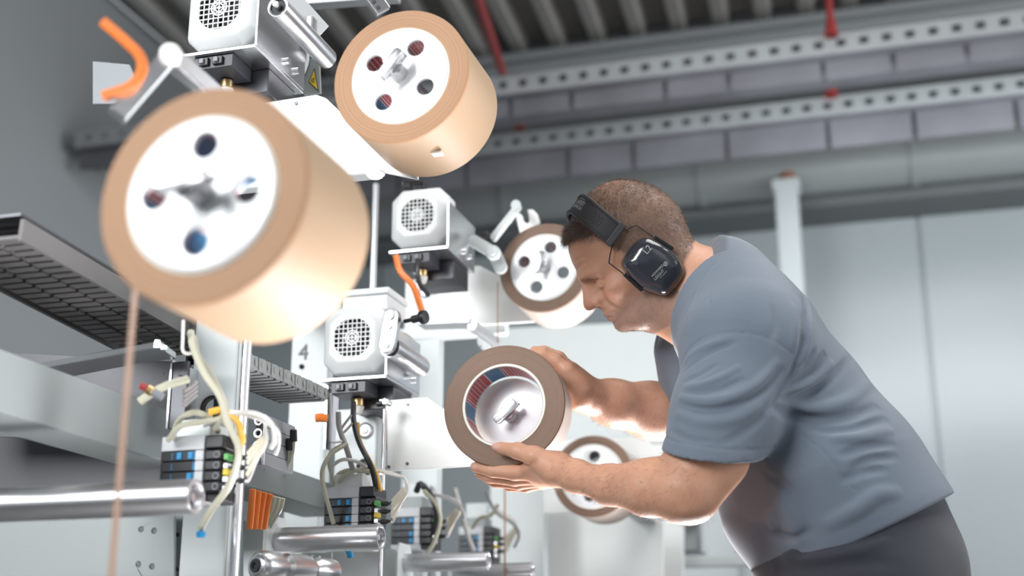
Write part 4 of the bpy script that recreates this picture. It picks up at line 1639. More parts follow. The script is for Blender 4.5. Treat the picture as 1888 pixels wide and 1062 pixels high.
# frame behind the stations: spine beam and the arms that carry the plates
sp_x1, sp_x0, sp_z0, sp_z1 = -1.23, -1.29, 1.56, 1.61
xbox('spine_beam', 'long white spine beam hidden behind the nearest roll', 'beam', sp_x0, sp_x1, 1.915, 3.3, sp_z0, sp_z1, M['white'])
def station_arm(label, plate_px, Y, x1, z, h=.03):
    q = PY(*plate_px, Y)
    return xbox('station_bracket', label, 'arm', x1, q[0], Y + .0085, Y + .04, z, z + h, M['white'], group='arms carrying the station plates')
station_arm('white arm behind the plate between the two tan rolls', (690, 270), RB[1] + .168, sp_x1, 1.565)
station_arm('white arm behind the plate left of the face', (930, 560), RD[1] + .168, sp_x1, 1.565)
station_arm('white arm behind the plate of the roll in hand', (850, 800), RC[1] + .24, -1.12, 1.19)
qc = PY(850, 800, RC[1] + .105)
xbox('station_bracket', 'white spacer block behind the plate of the roll in hand', 'arm', qc[0] - .05, qc[0], RC[1] + .1135, RC[1] + .248, 1.19, 1.22, M['white'], group='arms carrying the station plates')
tag(MB().bar(PY(450, 470, RA[1] + .172), np.array([-1.0, 1.862, 1.37]), .03, .03).build('station_bracket', M['white'], smooth=False, origin=PY(450, 470, RA[1] + .172)), 'white strut behind the plate of the nearest roll', 'arm', 'arms carrying the station plates', 'thing')
qe = PY(1092, 880, RE[1] + .168)
xbox('station_bracket', 'white arm behind the blurred roll at the forearm', 'arm', qe[0] - .03, qe[0] + .03, RE[1] + .177, 4.1, qe[2] - .03, qe[2] + .03, M['white'], group='arms carrying the station plates')

# ------------------------------------------------------------------ motors
M['darkblue'] = mat('dark_blue_black_plastic', (.030, .032, .042), .4, var=.08)


def motor(c, w, label, terminal_box):
    """c: centre of the front of the fan cover, which faces -Y"""
    c = np.asarray(c, float)
    t = thing('electric_motor', label, 'motor', c, 'white electric motors')
    k = w / .135
    def octo(h, ch, y):
        return [np.array([x, y, z]) for x, z in ((h - ch, -h), (h, -h + ch), (h, h - ch), (h - ch, h), (-h + ch, h), (-h, h - ch), (-h, -h + ch), (-h + ch, -h))]
    shell = MB()
    rings = [octo(.0455 * k, .0175 * k, .0), octo(.0505 * k, .0195 * k, .001), octo(.0655 * k, .024 * k, .018 * k), octo(.0675 * k, .024 * k, .024 * k), octo(.0675 * k, .024 * k, .062 * k), octo(.060 * k, .022 * k, .0625 * k)]
    shell.v = [tuple(c + q) for r in rings for q in r]
    shell.f = [(i * 8 + j, i * 8 + (j + 1) % 8, (i + 1) * 8 + (j + 1) % 8, (i + 1) * 8 + j) for i in range(5) for j in range(8)]
    cov = shell.build('fan_cover', M['motor'], t, smooth=True, bevel=.003)
    R_ = .0395 * k
    plate_holes(MB(), [(q[0], q[2]) for q in rings[0]], [circ(0, 0, R_, 40)], .002, c, (1, 0, 0), (0, 0, 1), (0, 1, 0)).build('face_plate', M['motor'], cov, smooth=False)
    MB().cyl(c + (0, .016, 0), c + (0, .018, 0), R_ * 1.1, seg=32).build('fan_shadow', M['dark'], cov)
    fan = MB()
    for j in range(7):
        a = 2 * math.pi * j / 7
        d = np.array([math.cos(a), 0, math.sin(a)])
        fan.cbox(c + d * .021 * k + (0, .012, 0), (.022 * k, .006, .0022), (d, (0, 1, 0), np.cross(d, (0, 1, 0))))
    fan.build('fan_blades', M['black'], cov, smooth=False)
    g = MB()
    pit = .0093 * k
    for j in range(-4, 5):
        o_ = j * pit
        hl2 = math.sqrt(max(0, R_ ** 2 - o_ ** 2))
        g.cbox(c + (o_, .0006, 0), (.0019 * k, .0022, 2 * hl2)).cbox(c + (0, .0008, o_), (2 * hl2, .0022, .0019 * k))
    for r0, r1 in ((.0, .0030), (.0062, .0086), (.0125, .0150)):
        g.lathe([(r0 * k, -.0006), (r1 * k, -.0006), (r1 * k, .002), (r0 * k, .002)], c, (0, 1, 0), 28, close=True)
    g.build('fan_grille', M['motor'], cov, smooth=False)
    MB().cyl(c + (0, .055 * k, 0), c + (0, .20 * k, 0), .054 * k, seg=32).build('housing', M['motor'], t)
    fn = MB()
    for j in range(28):
        a = 2 * math.pi * j / 28
        d = np.array([math.cos(a), 0, math.sin(a)])
        fn.cbox(c + d * .058 * k + (0, .13 * k, 0), (.012 * k, .13 * k, .0022), (d, (0, 1, 0), np.cross(d, (0, 1, 0))))
    fn.build('cooling_fins', M['motor'], t, smooth=False)
    MB().cyl(c + (0, .20 * k, 0), c + (0, .215 * k, 0), .066 * k, seg=32).build('flange', M['motor'], t)
    if terminal_box:
        b = MB().box(c + (-.045 * k, .050, .066 * k), c + (.052 * k, .155, .098 * k)).build('terminal_box', M['motor'], t, smooth=False, bevel=.003)
        MB().box(c + (-.048 * k, .047, .0985 * k), c + (.055 * k, .158, .112 * k)).build('lid', M['motor'], b, smooth=False, bevel=.003)
    # angle bracket and connector underneath
    z0 = -.079 * k
    br = MB().box(c + (-.062 * k, -.004, z0 - .006), c + (.0735 * k, .185, z0)).box(c + (.0690 * k, .001, z0 + .0005), c + (.0735 * k, .185, .025 * k)).build('angle_bracket', M['alu'], t, smooth=False, bevel=.0008)
    for yy in (.11, .15):
        MB().cyl(c + (.0735 * k, yy, z0 + .022), c + (.0795 * k, yy, z0 + .022), .006, seg=14).build('bolt', M['alu'], br)
    cb = MB().box(c + (-.042 * k, .004, z0 - .030), c + (.030 * k, .070, z0 - .0065)).build('connector_block', M['darkblue'], t, smooth=False, bevel=.0015)
    for dx in (-.022, .004):
        MB().box(c + (dx * k - .009, -.002, z0 - .025), c + (dx * k + .009, .0035, z0 - .011)).build('socket', M['black'], cb, smooth=False, bevel=.001)
        MB().box(c + (dx * k - .005, -.006, z0 - .022), c + (dx * k + .002, -.0025, z0 - .014)).build('latch', M['grey'], cb, smooth=False)
    MB().box(c + (-.030 * k, .075, z0 - .05), c + (.060 * k, .18, z0 - .0065)).build('gear_unit', M['darkmetal'], t, smooth=False, bevel=.002)
    MB().cyl(c + (-.004, .05, z0 - .031), c + (-.004, .05, z0 - .048), .011, seg=20, bev=.002).build('cable_gland', M['brass'], t)
    MB().cyl(c + (-.004, .05, z0 - .048), c + (-.004, .05, z0 - .062), .0125, .009, seg=20).build('gland_nut', M['whitehose'], t)
    return t


MOB, MOC, MOD = P(404, 14, 2.26), P(649, 622, 2.63), P(769, 396, 2.92)
motor(MOB, .136, 'white motor with fan grille at the top left', False)
motor(MOC, .137, 'white motor with terminal box in the middle of the machine', True)
motor(MOD, .134, 'bright white motor below the high tan roll', False)


def guide_roller(front, r, length, label, arm=None, knob=None):
    front = np.asarray(front, float)
    t = thing('guide_roller', label, 'roller', front, 'steel guide rollers along the rolls')
    MB().lathe([(r * .72, .014), (r * .72, .001), (r * .80, 0), (r * .97, 0), (r, .002), (r, length - .002), (r * .9, length), (0, length)], front, AX, 32).build('roller_tube', M['brushed'], t)
    MB().cyl(front + (0, .004, 0), front + (0, .02, 0), r * .71, seg=24).build('bearing', M['dark'], t)
    MB().cyl(front + (0, -.010, 0), front + (0, .018, 0), r * .30, seg=16, bev=.001).build('axle', M['alu'], t)
    if arm is not None:
        a, b = front + (0, -.012, 0), np.asarray(arm, float)
        b = np.array([b[0], a[1], b[2]])
        d = unit(b - a)
        e = np.cross(d, (0, 1.0, 0))
        hw = r * .78
        pts = []
        for k in range(9):
            u = math.pi * (k / 8 - .5)
            pts.append(b + d * math.cos(u) * hw + e * math.sin(u) * hw)
        for k in range(9):
            u = math.pi * (k / 8 + .5)
            pts.append(a + d * math.cos(u) * hw + e * math.sin(u) * hw)
        lk = MB().prism([q - np.array([0, .008, 0]) for q in pts], (0, .016, 0)).build('link_arm', M['alu'], t, bevel=.001)
        for q in (a, b, b - d * .019):
            MB().lathe([(.0, -.0135), (.003, -.0135), (.0032, -.010), (.0050, -.010), (.0055, -.0125), (.0068, -.0125), (.0070, -.0078)], q, AX, 18).build('socket_screw', M['brushed'], lk)
        if knob:
            kq = b + np.array([.012, .035, 0])
            MB().lathe([(.004, 0), (.004, .018), (.0075, .019), (.0075, .036), (.0125, .038), (.0135, .043), (.0125, .049), (0, .050)], kq, (1, -.25, .05), 24).build('knob', M['black'], t)
    return t


guide_roller(P(512, 12, 2.20), .0185, .20, 'steel guide roller beside the top left motor')
guide_roller(P(719, 640, 2.55), .0205, .17, 'steel guide roller with link arm beside the middle motor', arm=P(722, 584, 2.55), knob=True)
# bar over the high station: strip of steel and panel behind the warning sign
a = PY(560, 20, 2.05)
xbox('steel_strip', 'bright steel strip behind the top left guide roller', 'strip', PY(592, 60, 2.02)[0] - .012, PY(592, 60, 2.02)[0], 1.98, 2.02, PY(592, 100, 2.0)[2], PY(592, 35, 2.0)[2], M['alu'])
MBr = MB().bar(PY(518, -20, 1.95), PY(592, 62, 2.02), .02, .035)
tag(MBr.build('support_bar', M['galv'], smooth=False, origin=PY(592, 62, 2.02), bevel=.001), 'grey steel arm above the top left guide roller', 'arm')
MBr = MB().bar(PY(540, 6, 2.3), PY(735, -8, 2.3), .03, .022)
tag(MBr.build('cross_bar', M['galv'], smooth=False, origin=PY(640, 0, 2.3), bevel=.001), 'horizontal galvanised bar at the top edge', 'bar')
mp = MB()
for i in range(5):
    mp.add([], [])
mp.bar(PY(672, -26, 2.12), PY(707, 22, 2.14), .012, .030)
ps = tag(mp.build('perforated_strip', M['alu'], smooth=False, origin=PY(707, 22, 2.14), bevel=.001), 'perforated steel strip above the high tan roll', 'strip')
for x, y in ((682, -8), (690, 4), (698, 15)):
    q = PY(x, y, 2.11)
    MB().cyl(q, q + (0, -.004, 0), .004, seg=12).build('hole', M['dark'], ps)

# warning triangle on its grey panel
xz_plate('sign_plate', [(545, 112), (589, 104), (592, 172), (560, 176), (548, 150)], 2.03, .004, M['lightgrey'], 'small grey panel carrying the yellow warning triangle', 'panel')
WS = thing('warning_sign', 'yellow and black warning triangle beside the high tan roll', 'sign', PY(578, 150, 2.028))
tri = [PY(x, y, 2.0285) for x, y in ((579.5, 126), (569, 152), (587, 169))]
cn = sum(tri) / 3
MB().prism(tri, (0, .001, 0)).build('sign_border', M['black'], WS, smooth=False)
MB().prism([cn + (q - cn) * .80 + np.array([0, -.0012, 0]) for q in tri], (0, .001, 0)).build('sign_face', M['yellow'], WS, smooth=False)
m = MB()
for r0, r1, a0, a1 in ((.0036, .0046, .5, 5.6), (.0012, .0021, 0, 6.28)):
    n = 16
    vs = [cn + np.array([r * math.cos(a0 + (a1 - a0) * k / n), -.0016, r * math.sin(a0 + (a1 - a0) * k / n)]) for r in (r0, r1) for k in range(n + 1)]
    m.add(vs, [(k, k + 1, n + 2 + k, n + 1 + k) for k in range(n)])
m.build('rotation_symbol', M['black'], WS, smooth=False, fix=False)

# bar and dancer linkages near the far roll
hb = thing('stop_bar', 'light steel bar with round rod above the roll in hand', 'bar', PY(870, 600, 2.72))
a, b = PY(776, 600, 2.70), PY(872, 597, 2.70)
MB().bar(a, b, .05, .009, up=(0, 0, 1)).build('flat_bar', M['galv'], hb, smooth=False, bevel=.001)
MB().cyl(PY(870, 600, 2.68), PY(872, 600, 2.68) + np.array([.004, .15, 0]), .0120, seg=24, bev=.001).build('round_rod', M['galv'], hb)
MB().cyl(PY(897, 628, 2.86), PY(897, 628, 2.87), .022, seg=28, bev=.001).build('rod_flange', M['white'], hb)
for dx, dz in ((.016, .016), (-.016, .016), (.016, -.016), (-.016, -.016)):
    q = PY(897, 628, 2.859) + np.array([dx, 0, dz]) * .85
    MB().cyl(q, q + (0, -.002, 0), .0025, seg=8).build('screw', M['darkmetal'], hb)
MB().cyl(PY(874, 593, 2.69), PY(874, 588, 2.69), .006, seg=14).build('cap_screw', M['brushed'], hb)


def rounded_link(a, b, r, th):
    a, b = np.asarray(a, float), np.asarray(b, float)
    b = np.array([b[0], a[1], b[2]])
    d = unit(b - a)
    e = np.cross(d, (0, 1.0, 0))
    pts = [b + d * math.cos(math.pi * (k / 10 - .5)) * r + e * math.sin(math.pi * (k / 10 - .5)) * r for k in range(11)]
    pts += [a + d * math.cos(math.pi * (k / 10 + .5)) * r + e * math.sin(math.pi * (k / 10 + .5)) * r for k in range(11)]
    return MB().prism(pts, (0, th, 0))


da = thing('dancer_lever', 'white hinged dancer arm left of the roll behind the face', 'arm', PY(915, 462, 2.72))
rounded_link(PY(953, 379, 2.74), PY(908, 436, 2.74), .0065, .020).build('upper_bar', M['white'], da, bevel=.001)
MB().cyl(PY(951, 378, 2.725), PY(951, 378, 2.78), .0115, seg=24, bev=.002).build('hinge_cap', M['white'], da)
MB().cyl(PY(953, 380, 2.78), PY(953, 380, 2.90), .0085, seg=20).build('hinge_rod', M['brushed'], da)
rounded_link(PY(872, 443, 2.72), PY(908, 464, 2.72), .0135, .014).build('lower_link', M['white'], da, bevel=.002)
MB().lathe([(.0, -.004), (.009, -.004), (.010, .002), (.0145, .002), (.0165, .005), (.0165, .014)], PY(907, 464, 2.71), AX, 28).build('pivot_cap', M['white'], da)
rounded_link(PY(911, 467, 2.745), PY(922, 492, 2.745), .015, .010).build('pivot_foot', M['white'], da, bevel=.002)
MB().cyl(PY(890, 429, 2.72), PY(901, 437, 2.75), .008, .010, seg=16).build('adjuster', M['blackrubber'], da)
xz_plate('bearing_plate', [(951, 398), (957, 392), (963, 398), (965, 408), (972, 412), (976, 408), (972, 386), (982, 386), (990, 394), (995, 410), (985, 420), (958, 430)], 2.90, .008, M['white_plate'], 'white slotted plate holding the dancer hinge rod', 'plate')
# ------------------------------------------------------------------ valve terminals
def valve_terminal(o, label):
    """o: top left front corner; the front faces -Y"""
    o = np.asarray(o, float)
    t = thing('valve_terminal', label, 'valve terminal', o + (0, 0, -.085), 'pneumatic valve terminals')
    MB().box(o + (.001, .012, -.084), o + (.088, .062, -.0015)).build('housing', M['black'], t, smooth=False, bevel=.001)
    MB().box(o + (0, 0, -.019), o + (.062, .058, 0)).build('end_plate', M['lightgrey2'], t, smooth=False, bevel=.0012)
    MB().box(o + (0, 0, -.086), o + (.062, .056, -.0745)).build('end_plate', M['lightgrey2'], t, smooth=False, bevel=.0012)
    MB().box(o + (.0625, .001, -.018), o + (.089, .058, -.0005)).build('bus_node', M['black'], t, smooth=False, bevel=.002)
    blues = {0: (.024, .040), 1: (), 2: (.040,), 3: (.040,)}
    for i in range(4):
        z1 = -.0196 - i * .0137
        z0 = z1 - .0131
        md = MB().box(o + (.0, .0005, z0), o + (.049, .012, z1)).build('valve_module', M['black'], t, smooth=False, bevel=.0012)
        for bx in blues[i]:
            MB().box(o + (bx, -.0012, z0 + .002), o + (bx + .0065, .0003, z1 - .0018)).build('blue_cap', M['blue'], md, smooth=False, bevel=.0006)
        MB().box(o + (.0475, -.0003, z0 + .001), o + (.0488, .0004, z1 - .001)).box(o + (.0165, -.0002, z0 + .002), o + (.0172, .0004, z1 - .002)).build('blue_line', M['blue'], md, smooth=False)
        MB().box(o + (.0495, .0, z0), o + (.0618, .012, z1)).build('valve_cover', M['lightgrey2'], t, smooth=False, bevel=.0012)
        sm = MB().box(o + (.0625, .0015, z0), o + (.087, .014, z1)).build('sub_base', M['black'], t, smooth=False, bevel=.0022)
        MB().lathe([(.0034, -.0006), (.0046, -.0006), (.0046, .001), (.0034, .001)], o + (.0805, .0015, (z0 + z1) / 2), AX, 18, close=True).build('port_ring', M['grey'], sm)
    for i, (mt, dz) in enumerate((('green', -.029), ('alu', -.041), ('yellow', -.049), ('alu', -.058), ('alu', -.070))):
        MB().box(o + (.0885, .004, dz - .004), o + (.0955, .020, dz + .004)).build('socket', M[mt], t, smooth=False, bevel=.001)
    for j, dz in enumerate((-.0285, -.0415, -.0585)):
        y = .022
        pl = MB().cyl(o + (.0885, y, dz), o + (.108, y, dz), .0044, seg=14, bev=.0008).build('cable_plug', M['blackrubber'], t)
        MB().cyl(o + (.108, y, dz), o + (.113, y, dz + .001), .003, .002, seg=10).build('strain_relief', M['blackrubber'], pl)
    return t


M['lightgrey2'] = mat('pale_grey_plastic', (.60, .62, .65), .42, var=.03)
TO = [P(299, 806, 1.93), P(599, 899, 2.5), P(722, 937, 3.05), P(846, 972, 3.6)]
TL = ['blurred valve terminal below the nearest roll at left', 'valve terminal above the middle steel tube', 'valve terminal left of the hanging brown hand-high hose loop', 'farthest valve terminal beside the thin copper tape']
TL[2] = 'third valve terminal, right of the thin steel rod'
TS = 1.1
vt = valve_terminal(TO[0], TL[0])
vt.scale = (TS, TS, TS)
vt.location.z = TO[0][2] - .085 * TS
for o_, l_ in zip(TO[1:], TL[1:]):
    copy_tree(vt, o_ + np.array([0, 0, -.085 * TS]), l_)
# carriers behind the terminals
for i, o_ in enumerate(TO):
    q = xbox('carrier_plate', ['white mounting block above the blurred valve terminal', 'white mounting block above the middle valve terminal', 'grey mounting block above the third valve terminal', 'grey mounting block above the farthest valve terminal'][i], 'bracket',
             o_[0] + .012, o_[0] + .070, o_[1] + .012, o_[1] + .075, o_[2] + .0005, o_[2] + .026, M['white'] if i < 2 else M['lightgrey'], group='terminal mounting blocks')


def hose(name, label, pts, r, material, group=None, cat='hose', n=7):
    q = [P(*a) if len(a) == 3 else np.asarray(a[:3], float) for a in pts]
    o = MB().tube(spline(q, n), r, 8).build(name, material, origin=q[-1])
    return tag(o, label, cat, group)


GH = 'pneumatic hoses and cables'
# around the blurred terminal
hose('pneumatic_hose', 'cream hose hanging over the white column below the nearest roll', [(352, 612, 1.86), (356, 640, 1.84), (378, 690, 1.83), (405, 730, 1.83), (420, 780, 1.83), (440, 830, 1.84), (425, 890, 1.85), (390, 940, 1.86), (370, 975, 1.88)], .0050, M['greyhose'], GH)
hose('pneumatic_hose', 'second thin hose beside the cream hose on the white column', [(358, 620, 1.86), (366, 655, 1.85), (390, 690, 1.85), (412, 735, 1.85), (414, 760, 1.86), (396, 790, 1.90)], .0036, M['greyhose'], GH)
hose('pneumatic_hose', 'hose arch above the blurred valve terminal', [(318, 808, 1.92), (330, 775, 1.90), (360, 760, 1.89), (392, 775, 1.90), (402, 796, 1.92)], .0042, M['greyhose'], GH)
hose('pneumatic_hose', 'lower hose arch above the blurred valve terminal', [(310, 812, 1.91), (332, 786, 1.89), (372, 778, 1.89), (408, 770, 1.88), (412, 750, 1.88)], .0042, M['greyhose'], GH)
hose('pneumatic_hose', 'dark grey hose curling over the blurred valve terminal', [(360, 810, 1.94), (385, 782, 1.93), (420, 785, 1.92), (430, 815, 1.93)], .0040, M['greycable'], GH)
hose('yellow_cable', 'yellow cable looping beside the first steel rod', [(386, 760, 1.88), (410, 757, 1.88), (436, 775, 1.89), (446, 805, 1.90), (442, 830, 1.93)], .0050, M['yellowcable'], GH, 'cable')
hose('white_cable', 'white cable loop in front of the stacked valve block', [(425, 760, 1.88), (470, 762, 1.87), (500, 780, 1.87), (506, 810, 1.88), (500, 826, 1.89)], .0034, M['whitehose'], GH, 'cable')
hose('white_cable', 'second white cable loop in front of the stacked valve block', [(425, 762, 1.89), (465, 768, 1.88), (508, 790, 1.88), (514, 815, 1.89), (508, 838, 1.90)], .0030, M['whitehose'], GH, 'cable')
# around the middle terminal
hose('pneumatic_hose', 'cream hose falling in front of the middle valve terminal', [(640, 818, 2.48), (610, 838, 2.46), (594, 870, 2.45), (600, 910, 2.45), (615, 965, 2.46)], .0042, M['greyhose'], GH)
hose('pneumatic_hose', 'cream hose arch left of the middle valve terminal', [(618, 900, 2.52), (612, 880, 2.50), (606, 850, 2.49), (612, 832, 2.49), (636, 818, 2.49)], .0036, M['greyhose'], GH)
hose('pneumatic_hose', 'cream hose arch over the middle valve terminal', [(622, 897, 2.52), (632, 880, 2.50), (655, 868, 2.49), (690, 870, 2.49), (705, 872, 2.50)], .0042, M['greyhose'], GH)
hose('pneumatic_hose', 'second cream hose arch over the middle valve terminal', [(614, 898, 2.54), (624, 875, 2.52), (650, 866, 2.51), (675, 870, 2.52)], .0042, M['greyhose'], GH)
hose('pneumatic_hose', 'thin white hose arch from the column hole over the middle terminal', [(608, 862, 2.50), (630, 848, 2.48), (655, 850, 2.48), (676, 862, 2.49)], .0036, M['whitehose'], GH)
hose('black_cable', 'black cable dropping from the middle motor gland', [(652, 742, 2.55), (652, 775, 2.52), (662, 815, 2.49), (684, 860, 2.47), (694, 900, 2.49)], .0052, M['black'], GH, 'cable')
hose('yellow_cable', 'yellow cable along the black cable of the middle motor', [(660, 780, 2.525), (665, 815, 2.50), (690, 865, 2.48), (702, 905, 2.49)], .0034, M['yellowcable'], GH, 'cable')
hose('grey_cable', 'grey cable hanging beside the white column of the middle motor', [(624, 760, 2.50), (626, 790, 2.49), (640, 830, 2.48), (650, 865, 2.49)], .0052, M['greycable'], GH, 'cable')
hose('grey_cable', 'thin grey cable loop below the middle motor', [(648, 765, 2.50), (630, 790, 2.49), (634, 797, 2.49), (650, 780, 2.50)], .0024, M['greycable'], GH, 'cable')
# three plug leads with tags at each terminal
def lead_fan(i, o_, d, top, mid):
    which = ['blurred', 'middle', 'third', 'farthest'][i]
    G = o_ + TS * np.array([.143, .014, -.006])
    for j, dz in enumerate((-.0285, -.0415, -.0585)):
        nm = ['upper', 'middle', 'lower'][j]
        a = o_ + TS * np.array([.112, .022, dz])
        g = G + np.array([-.003 + .003 * j, -.002 * j, .002 - .004 * j])
        pts = spline([a, a + np.array([.006, -.001, .001]), a + (g - a) * .6, g, G + np.array([-.004, .002, .018]), P(*mid, d) + np.array([0, .004 * j, .002 * j]), P(*top, d) + np.array([0, .004 * j, .003 * j])], 6)
        tag(MB().tube(pts, .0021, 7).build('plug_lead', M['whitehose'], origin=a), nm + ' white lead plugged into the ' + which + ' valve terminal', 'cable', GH)
        tg = MB().bar(a + (g - a) * .12 + np.array([0, -.0035, 0]), a + (g - a) * .98 + np.array([0, -.0035, 0]), .0020, .0085, up=(.3, 0, 1.0))
        tag(tg.build('cable_tag', M['creamtag'], smooth=False, bevel=.0006, origin=a), 'cream tag on the ' + nm + ' lead of the ' + which + ' valve terminal', 'tag', 'cream cable tags')


lead_fan(0, TO[0], 1.93, (440, 758), (488, 778))
lead_fan(1, TO[1], 2.5, (690, 868), (730, 878))
lead_fan(2, TO[2], 3.05, (795, 912), (835, 922))
lead_fan(3, TO[3], 3.6, (905, 935), (938, 955))
hose('black_cable', 'black cable bundle bending down to the third valve terminal', [(768, 905, 3.02), (776, 893, 3.0), (795, 915, 2.99), (806, 945, 2.99), (800, 985, 3.0)], .0075, M['black'], GH, 'cable')
hose('pneumatic_hose', 'cream hose falling past the third valve terminal', [(782, 905, 2.98), (804, 930, 2.96), (812, 960, 2.96), (800, 1000, 2.97), (786, 1022, 2.98)], .0048, M['greyhose'], GH)
hose('pneumatic_hose', 'grey hose arch right of the third valve terminal', [(800, 912, 3.0), (830, 920, 3.0), (850, 935, 3.0), (856, 955, 3.0)], .0040, M['greycable'], GH)
hose('pneumatic_hose', 'pale hose slanting down before the farthest valve terminal', [(838, 900, 3.3), (850, 940, 3.3), (862, 985, 3.3), (874, 1016, 3.3)], .0055, M['whitehose'], GH)
hose('pneumatic_hose', 'dark grey hose loop beside the thin copper tape', [(895, 905, 3.5), (915, 945, 3.5), (945, 965, 3.5), (957, 985, 3.5), (948, 1010, 3.5)], .0040, M['greycable'], GH)
hose('pneumatic_hose', 'cream hose tangle under the near hand', [(870, 975, 3.4), (885, 955, 3.4), (905, 950, 3.4), (918, 930, 3.4)], .0050, M['greyhose'], GH)
hose('orange_cable', 'orange cable hanging from the far motor', [(730, 472, 2.86), (738, 500, 2.84), (760, 525, 2.83), (772, 555, 2.83), (784, 594, 2.84)], .0068, M['orange'], GH, 'cable')
hose('black_cable', 'short black cable under the far motor gland', [(772, 478, 2.86), (770, 500, 2.85), (775, 525, 2.85), (790, 545, 2.87)], .0050, M['black'], GH, 'cable')
hose('orange_cable', 'orange cable loop at the upper left edge', [(190, 40, 1.5), (232, 76, 1.5), (258, 104, 1.5), (261, 132, 1.5), (240, 160, 1.5), (190, 178, 1.5)], .0062, M['orange'], GH, 'cable')
for k in range(4):
    hose('orange_cable', ['first', 'second', 'third', 'fourth'][k] + ' of four orange cables dropping below the channel beam', [(466 + k * 11, 902 + k * 3, 2.12 + .03 * k), (464 + k * 10, 930, 2.12 + .03 * k), (460 + k * 9, 975, 2.12 + .03 * k)], .0052, M['orange'], GH, 'cable')
for k in range(3):
    hose('pneumatic_hose', ['first', 'second', 'third'][k] + ' of three pale hoses dropping below the channel beam', [(506 + k * 8, 915 + k * 2, 2.24 + .02 * k), (500 + k * 8, 940, 2.24 + .02 * k), (482 + k * 7, 972, 2.24 + .02 * k)], .0042, M['greyhose'], GH)

# ------------------------------------------------------------------ stacked valve block on the beam
q0 = P(467, 858, 2.22)
vb = thing('valve_block', 'grey stacked valve block with three round silver ports', 'valve block', q0)
bw_, bh = .020, .021
for i in range(4):
    z0 = q0[2] + i * bh
    MB().box((q0[0], q0[1], z0 + .0004), (q0[0] + bw_, q0[1] + .11, z0 + bh - .0004)).build('valve_slice', M['midgrey'], vb, smooth=False, bevel=.0008)
    if i > 0:
        c_ = np.array([q0[0] + .008, q0[1], z0 + bh / 2])
        MB().lathe([(.0035, .004), (.0035, -.004), (.0052, -.006), (.0078, -.006), (.0086, -.004), (.0086, .001)], c_, AX, 22).build('port', M['alu'], vb)
        MB().cyl(c_ + (0, -.001, 0), c_ + (0, .001, 0), .0035, seg=14).build('port_hole', M['dark'], vb)
MB().box((q0[0] + .0165, q0[1] - .004, q0[2]), (q0[0] + .0205, q0[1] - .0005, q0[2] + bh * 4)).build('front_strip', M['alu'], vb, smooth=False)
MB().box((q0[0] + .002, q0[1] - .002, q0[2] + bh * 3.1), (q0[0] + .006, q0[1] - .0005, q0[2] + bh * 3.9)).build('red_label', M['red'], vb, smooth=False)
for k, (x, y) in enumerate(((541, 806), (534, 822))):
    a = P(x, y - 14, 2.30)
    pl = tag(MB().cyl(a, P(x, y + 8, 2.30), .0060, .0066, seg=14, bev=.001).build('hose_plug', M['blackrubber'], origin=a), ['upper', 'lower'][k] + ' black plug at the rear of the stacked valve block', 'plug', 'black hose plugs')
    hose('pneumatic_hose', ['outer', 'inner'][k] + ' pale hose running down from the stacked valve block', [(x, y + 6, 2.30), (x - 2, y + 28, 2.30), (x - 8, y + 48, 2.30)], .0036, M['greyhose'], GH)

# ------------------------------------------------------------------ steel rods, tubes, chain
def rod(label, p0, p1, Y, r, material=M['chrome']):
    a, b = PY(*p0, Y), PY(*p1, Y)
    o = MB().cyl((a[0], Y, b[2]), (a[0], Y, a[2]), r, seg=24).build('steel_rod', material, origin=(a[0], Y, b[2]))
    return tag(o, label, 'rod', 'vertical steel rods')


rod('polished vertical steel rod right of the blurred valve terminal', (460, 560), (450, 1150), 1.72, .0070)
rod('thin polished steel rod between the middle and third valve terminals', (710, 735), (704, 1150), 2.36, .0040)
rod('slim grey rod behind the right edge of the nearest roll', (693, 340), (690, 1200), 3.2, .008, M['brushed'])
cl = thing('rod_clamp', 'small silver clamp at the top of the thin steel rod', 'clamp', PY(709, 742, 2.35))
MB().cbox(PY(709, 742, 2.35), (.018, .016, .012)).build('clamp_body', M['alu'], cl, smooth=False, bevel=.002)
MB().cyl(PY(695, 745, 2.345), PY(706, 744, 2.345), .006, seg=14, bev=.001).build('clamp_screw', M['black'], cl)
MB().cyl(PY(717, 744, 2.345), PY(722, 746, 2.345), .005, seg=14, bev=.001).build('clamp_nut', M['alu'], cl)


def idler_tube(end, r, length, label, plate=None):
    end = np.asarray(end, float)
    t = thing('idler_tube', label, 'tube', end, 'horizontal steel tubes')
    ax = np.array([-1.0, 0, 0])
    MB().lathe([(r * .70, .03), (r * .72, .002), (r * .78, 0), (r * .96, 0), (r, .002), (r, length)], end, ax, 40).build('tube', M['brushed'], t)
    MB().cyl(end + ax * .012, end + ax * .03, r * .69, seg=28).build('end_plug', M['darkmetal'], t)
    MB().cyl(end + ax * .004, end + ax * .012, r * .25, seg=16).build('axle_end', M['alu'], t)
    c = end + ax * length
    pts = [c + np.array([0, y, z]) for y, z in ((-.045, -.16), (.05, -.16), (.05, .01), (.025, .040), (-.03, .040), (-.045, .02))]
    MB().prism(pts, (-.006, 0, 0)).build('side_plate', M['white'], t, smooth=False, bevel=.001)
    return t


idler_tube(P(362, 916, 1.70), .0225, .45, 'blurred steel tube end at the lower left edge')
idler_tube(P(703, 990, 2.25), .0215, .190, 'brushed steel tube below the middle valve terminal')
idler_tube(P(901, 1034, 2.80), .0195, .185, 'brushed steel tube at bottom centre below the third valve terminal')
idler_tube(P(982, 1051, 3.25), .0180, .200, 'farthest steel tube at the bottom edge')

